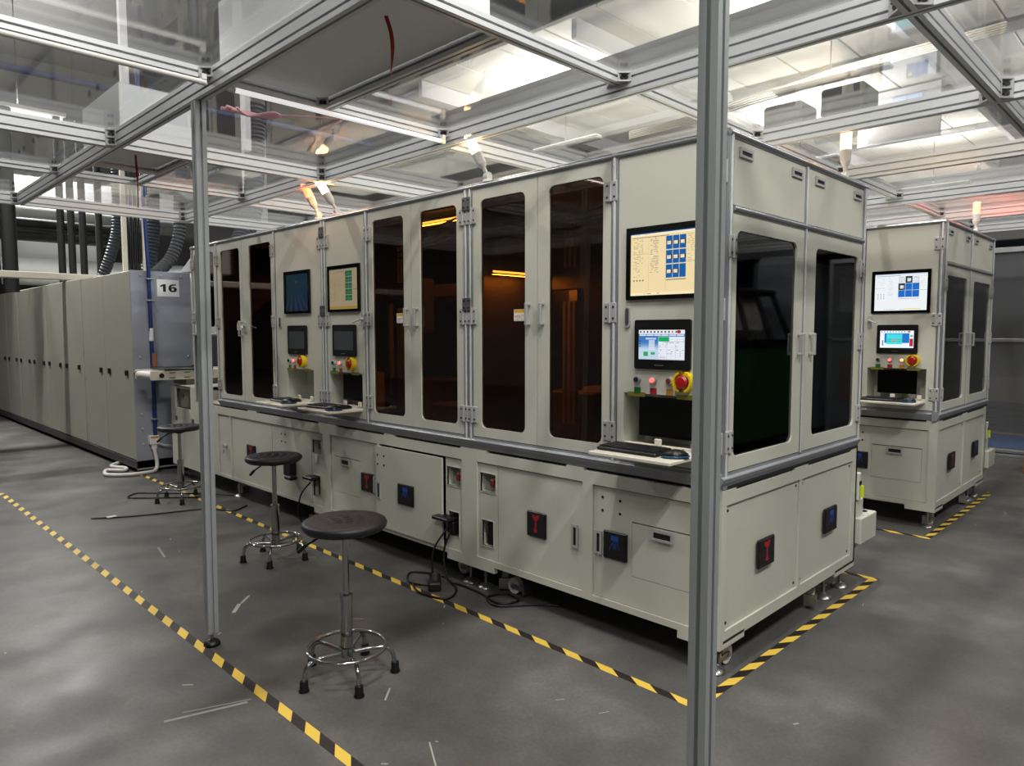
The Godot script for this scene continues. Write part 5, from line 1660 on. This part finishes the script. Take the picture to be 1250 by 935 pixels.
	solo("hall_unit", MB.new().rng(-3.8, -3.2, 4.58, 4.96, -8.8, -8.2, 0.03), M.hall_grey, "grey fan unit hanging beside the dark one under the pale cables", "fan unit")
	# glazed partition behind the second row
	var g := thing("glass_partition", "clear glazed partition with aluminium rails beyond the second machine row", "partition", Vector3(0, 0, -7.2))
	var r := MB.new()
	r.rng(-4, 2.3, 0.0, 0.035, -0.03, 0.03, 0.004); r.rng(-4, 2.3, 0.055, 0.09, -0.03, 0.03, 0.004); r.rng(-4, 2.3, 1.335, 1.375, -0.02, 0.02, 0.004); r.rng(-4, 2.3, 2.36, 2.42, -0.03, 0.03, 0.004)
	part("rail", r, M.alu, g)
	part("glass", MB.new().rng(-4, 2.3, 0.09, 2.36, -0.004, 0.004), M.pane, g)
	var st := MB.new()
	for x in [-3.0, -1.0, 1.0, 2.28]: st.rng(x - 0.02, x + 0.02, 0.09, 2.36, -0.02, 0.02)
	part("mullion", st, M.alu, g)
	solo("walkway_paint", MB.new().rng(-3, 2.3, 0.0, 0.003, -9.4, -8.0), M.blue_flat, "blue painted walkway on the floor beyond the glazed partition", "floor paint")
	solo("walkway_line", MB.new().rng(-3, 2.3, 0.003, 0.004, -9.55, -9.4), M.amber_label, "faded yellow edge line along the blue walkway", "floor paint")
	solo("bulkhead", MB.new().rng(-6, 6, 2.5, 2.95, -14.98, -7.17, 0.01), M.hall_dark, "dark low bulkhead over the glazed partition beyond the second machine row", "bulkhead")
	solo("rear_wall", MB.new().rng(-6, 5, 0, 2.9, -15.2, -15.0), M.rear_grey, "grey beige wall far beyond the blue walkway", "wall")
	solo("cardboard_box", MB.new().rng(0.06, 0.4, 0, 0.35, -6.6, -6.17, 0.004), M.card, "brown cardboard box at the picture's edge before the glazed partition", "box")
	# equipment across the aisle (outside the view, mirrored in the side doors)
	var e := thing("green_machine", "dark green and white machine with a glazed cab standing across the aisle", "machine", Vector3(2.5, 0, -5.7))
	part("base", MB.new().rng(0.0, 1.2, 0.12, 1.28, -0.9, 0.9, 0.03), M.green_panel, e)
	part("belt_line", MB.new().rng(-0.03, 1.2, 1.28, 1.36, -0.95, 0.95, 0.02), M.black_gloss, e)
	var cab := MB.new()
	for z in [-0.85, -0.3, 0.3, 0.85]: cab.cyl(Vector3(0.05, 1.35, z), Vector3(0.25, 1.95, z * 0.85), 0.035, -1.0, 10)
	cab.rng(0.2, 1.1, 1.92, 2.0, -0.78, 0.78, 0.03)
	part("cab_frame", cab, M.black, e)
	part("cover", MB.new().rng(0.35, 1.1, 1.36, 1.9, -0.8, 0.2, 0.12), M.white, e)
	part("side_shield", MB.new().rng(0.32, 0.36, 1.36, 1.88, 0.25, 0.6, 0.01), M.mint, e)
	var gm := thing("grey_cabinet", "tall smooth grey cabinet with a red flash standing across the aisle", "cabinet", Vector3(2.5, 0, -7.9))
	part("body", MB.new().rng(0.0, 0.8, 0.0, 2.5, -1.1, 1.0, 0.12), M.cab_grey, gm)
	part("red_flash", MB.new().rng(-0.004, 0.01, 0.4, 1.1, -0.75, -0.3, 0.004), M.red, gm)
	part("poster", MB.new().rng(-0.004, 0.01, 1.75, 2.25, -0.8, -0.2, 0.004), M.paper, gm)

func loose() -> void:
	stool("black swivel stool with chrome foot ring standing nearest, before the middle machine", Vector3(-1.151, 0, 1.053), -0.33, 0.655)
	stool("second swivel stool, between the slim post and the nearest stool", Vector3(-2.835, 0, 0.525), -0.66, 0.655)
	stool("swivel stool furthest back, before the end of the grey cabinets", Vector3(-4.93, 0, 0.345), -0.33, 0.635)
	keyboard("keyboard", "black keyboard on the tray of the nearest machine", Vector3(-0.34, 0.9436, 0.13), 0.3)
	mouse("computer_mouse", "black mouse beside the keyboard on the nearest machine's tray", Vector3(-0.13, 0.9436, 0.15), -0.9)
	keyboard("keyboard", "black keyboard under the green grid monitor", Vector3(-2.84, 0.9436, 0.12), 0.32, 0.1)
	mouse("computer_mouse", "black mouse on the tray under the green grid monitor", Vector3(-2.66, 0.9436, 0.19), -0.6)
	keyboard("keyboard", "black keyboard under the blue wallpaper monitor", Vector3(-3.48, 0.9436, 0.1), 0.24, -0.1)
	mouse("computer_mouse", "black mouse on the tray under the blue wallpaper monitor", Vector3(-3.3, 0.9436, 0.17), -0.5)
	keyboard("keyboard", "black keyboard on the tray of the second row machine", Vector3(-0.33, 0.9436, -3.05), 0.3)
	mouse("computer_mouse", "black mouse on the second row machine's tray", Vector3(-0.15, 0.9436, -3.0), -0.5)
	tape("floor_tape", "long striped tape crossing the open floor away from the machines", Vector3(-6.35, 0, 1.405), Vector3(0.2, 0, 1.375), 0.042, 0.203, 1.55, 0.158)
	tape("floor_tape", "striped tape running along the front of the machine row", Vector3(-6.4, 0, 0.222), Vector3(0.06, 0, 0.24), 0.042)
	tape("floor_tape", "striped tape along the glazed side of the nearest machine", Vector3(0.037, 0, 0.216), Vector3(0.037, 0, -1.74), 0.042, 0.19, 1.55, 0.018)
	tape("floor_tape", "short striped tape turning behind the nearest machine", Vector3(0.06, 0, -1.763), Vector3(-1.2, 0, -1.8), 0.042)
	tape("floor_tape", "striped tape beside the second row machine", Vector3(0.02, 0, -2.94), Vector3(0.02, 0, -4.9), 0.044, 0.19, 1.55, 0.05)
	tape("floor_tape", "thin striped tape before the front of the second row machine", Vector3(0.043, 0, -2.917), Vector3(-1.6, 0, -2.88), 0.042)
	# cables on the floor
	solo("power_cable", MB.new().tube(curve([Vector3(-1.7, 0.33, 0.03), Vector3(-1.75, 0.2, 0.1), Vector3(-1.74, 0.06, 0.12), Vector3(-1.72, 0.008, 0.14), Vector3(-1.85, 0.008, 0.2), Vector3(-1.98, 0.008, 0.1), Vector3(-1.8, 0.009, 0.0), Vector3(-1.55, 0.008, 0.1), Vector3(-1.5, 0.008, 0.22), Vector3(-1.68, 0.008, 0.26), Vector3(-1.82, 0.009, 0.2)], 0.03), 0.006, 6), M.black, "black power cable looping on the tape below the middle machine's plug", "cable")
	solo("power_cable", MB.new().tube(curve([Vector3(-1.68, 0.32, 0.02), Vector3(-1.72, 0.18, 0.05), Vector3(-1.67, 0.04, 0.06), Vector3(-1.6, 0.008, 0.02), Vector3(-1.42, 0.008, 0.03), Vector3(-1.25, 0.008, 0.06), Vector3(-1.2, 0.008, -0.04), Vector3(-1.32, 0.008, -0.06), Vector3(-1.36, 0.008, 0.04), Vector3(-1.24, 0.012, 0.1), Vector3(-1.1, 0.008, -0.06), Vector3(-1.0, 0.008, -0.14)], 0.03), 0.006, 6), M.black, "black power cable coiled by the feet at the joint of the machines", "cable")
	solo("power_cable", MB.new().tube(curve([Vector3(-3.25, 0.36, 0.04), Vector3(-3.36, 0.25, 0.06), Vector3(-3.42, 0.1, 0.05), Vector3(-3.4, 0.008, 0.0), Vector3(-3.3, 0.008, -0.15)], 0.03), 0.006, 6), M.black, "black cable dropping from the plug of the far machine", "cable")
	solo("floor_cable", MB.new().tube(curve([Vector3(-4.76, 0.007, 1.09), Vector3(-4.65, 0.007, 0.92), Vector3(-4.55, 0.007, 0.7), Vector3(-4.43, 0.007, 0.34), Vector3(-4.2, 0.007, 0.2), Vector3(-4.3, 0.007, 0.05)], 0.05), 0.006, 6), M.black, "black cable trailing across the floor behind the slim post", "cable")
	solo("floor_cable", MB.new().tube(curve([Vector3(-4.8, 0.007, 0.1), Vector3(-5.1, 0.007, 0.45), Vector3(-5.33, 0.007, 0.66), Vector3(-5.45, 0.007, 0.55), Vector3(-5.25, 0.007, 0.35), Vector3(-4.95, 0.007, 0.08), Vector3(-4.7, 0.007, -0.05)], 0.05), 0.006, 6), M.black, "black cable loop on the floor around the furthest stool", "cable")
	var x := thing("extension_socket", "dark extension socket lying among the cables on the floor tape", "extension socket", Vector3(-1.705, 0, 0.13), 0.9)
	part("block", MB.new().rng(-0.035, 0.035, 0.0, 0.05, -0.09, 0.09, 0.008), M.dark, x)
	var pl := MB.new()
	for z in [-0.05, 0.03]: pl.cyl(Vector3(0, 0.05, z), Vector3(0, 0.085, z), 0.018, 0.014, 12)
	part("plug", pl, M.zinc_dark, x).set_meta("kind", "stuff")
	solo("cable_tag", MB.new().rng(-4.71, -4.67, 0.006, 0.014, 0.93, 1.0, 0.002), M.white, "small white tag on the trailing floor cable", "tag")
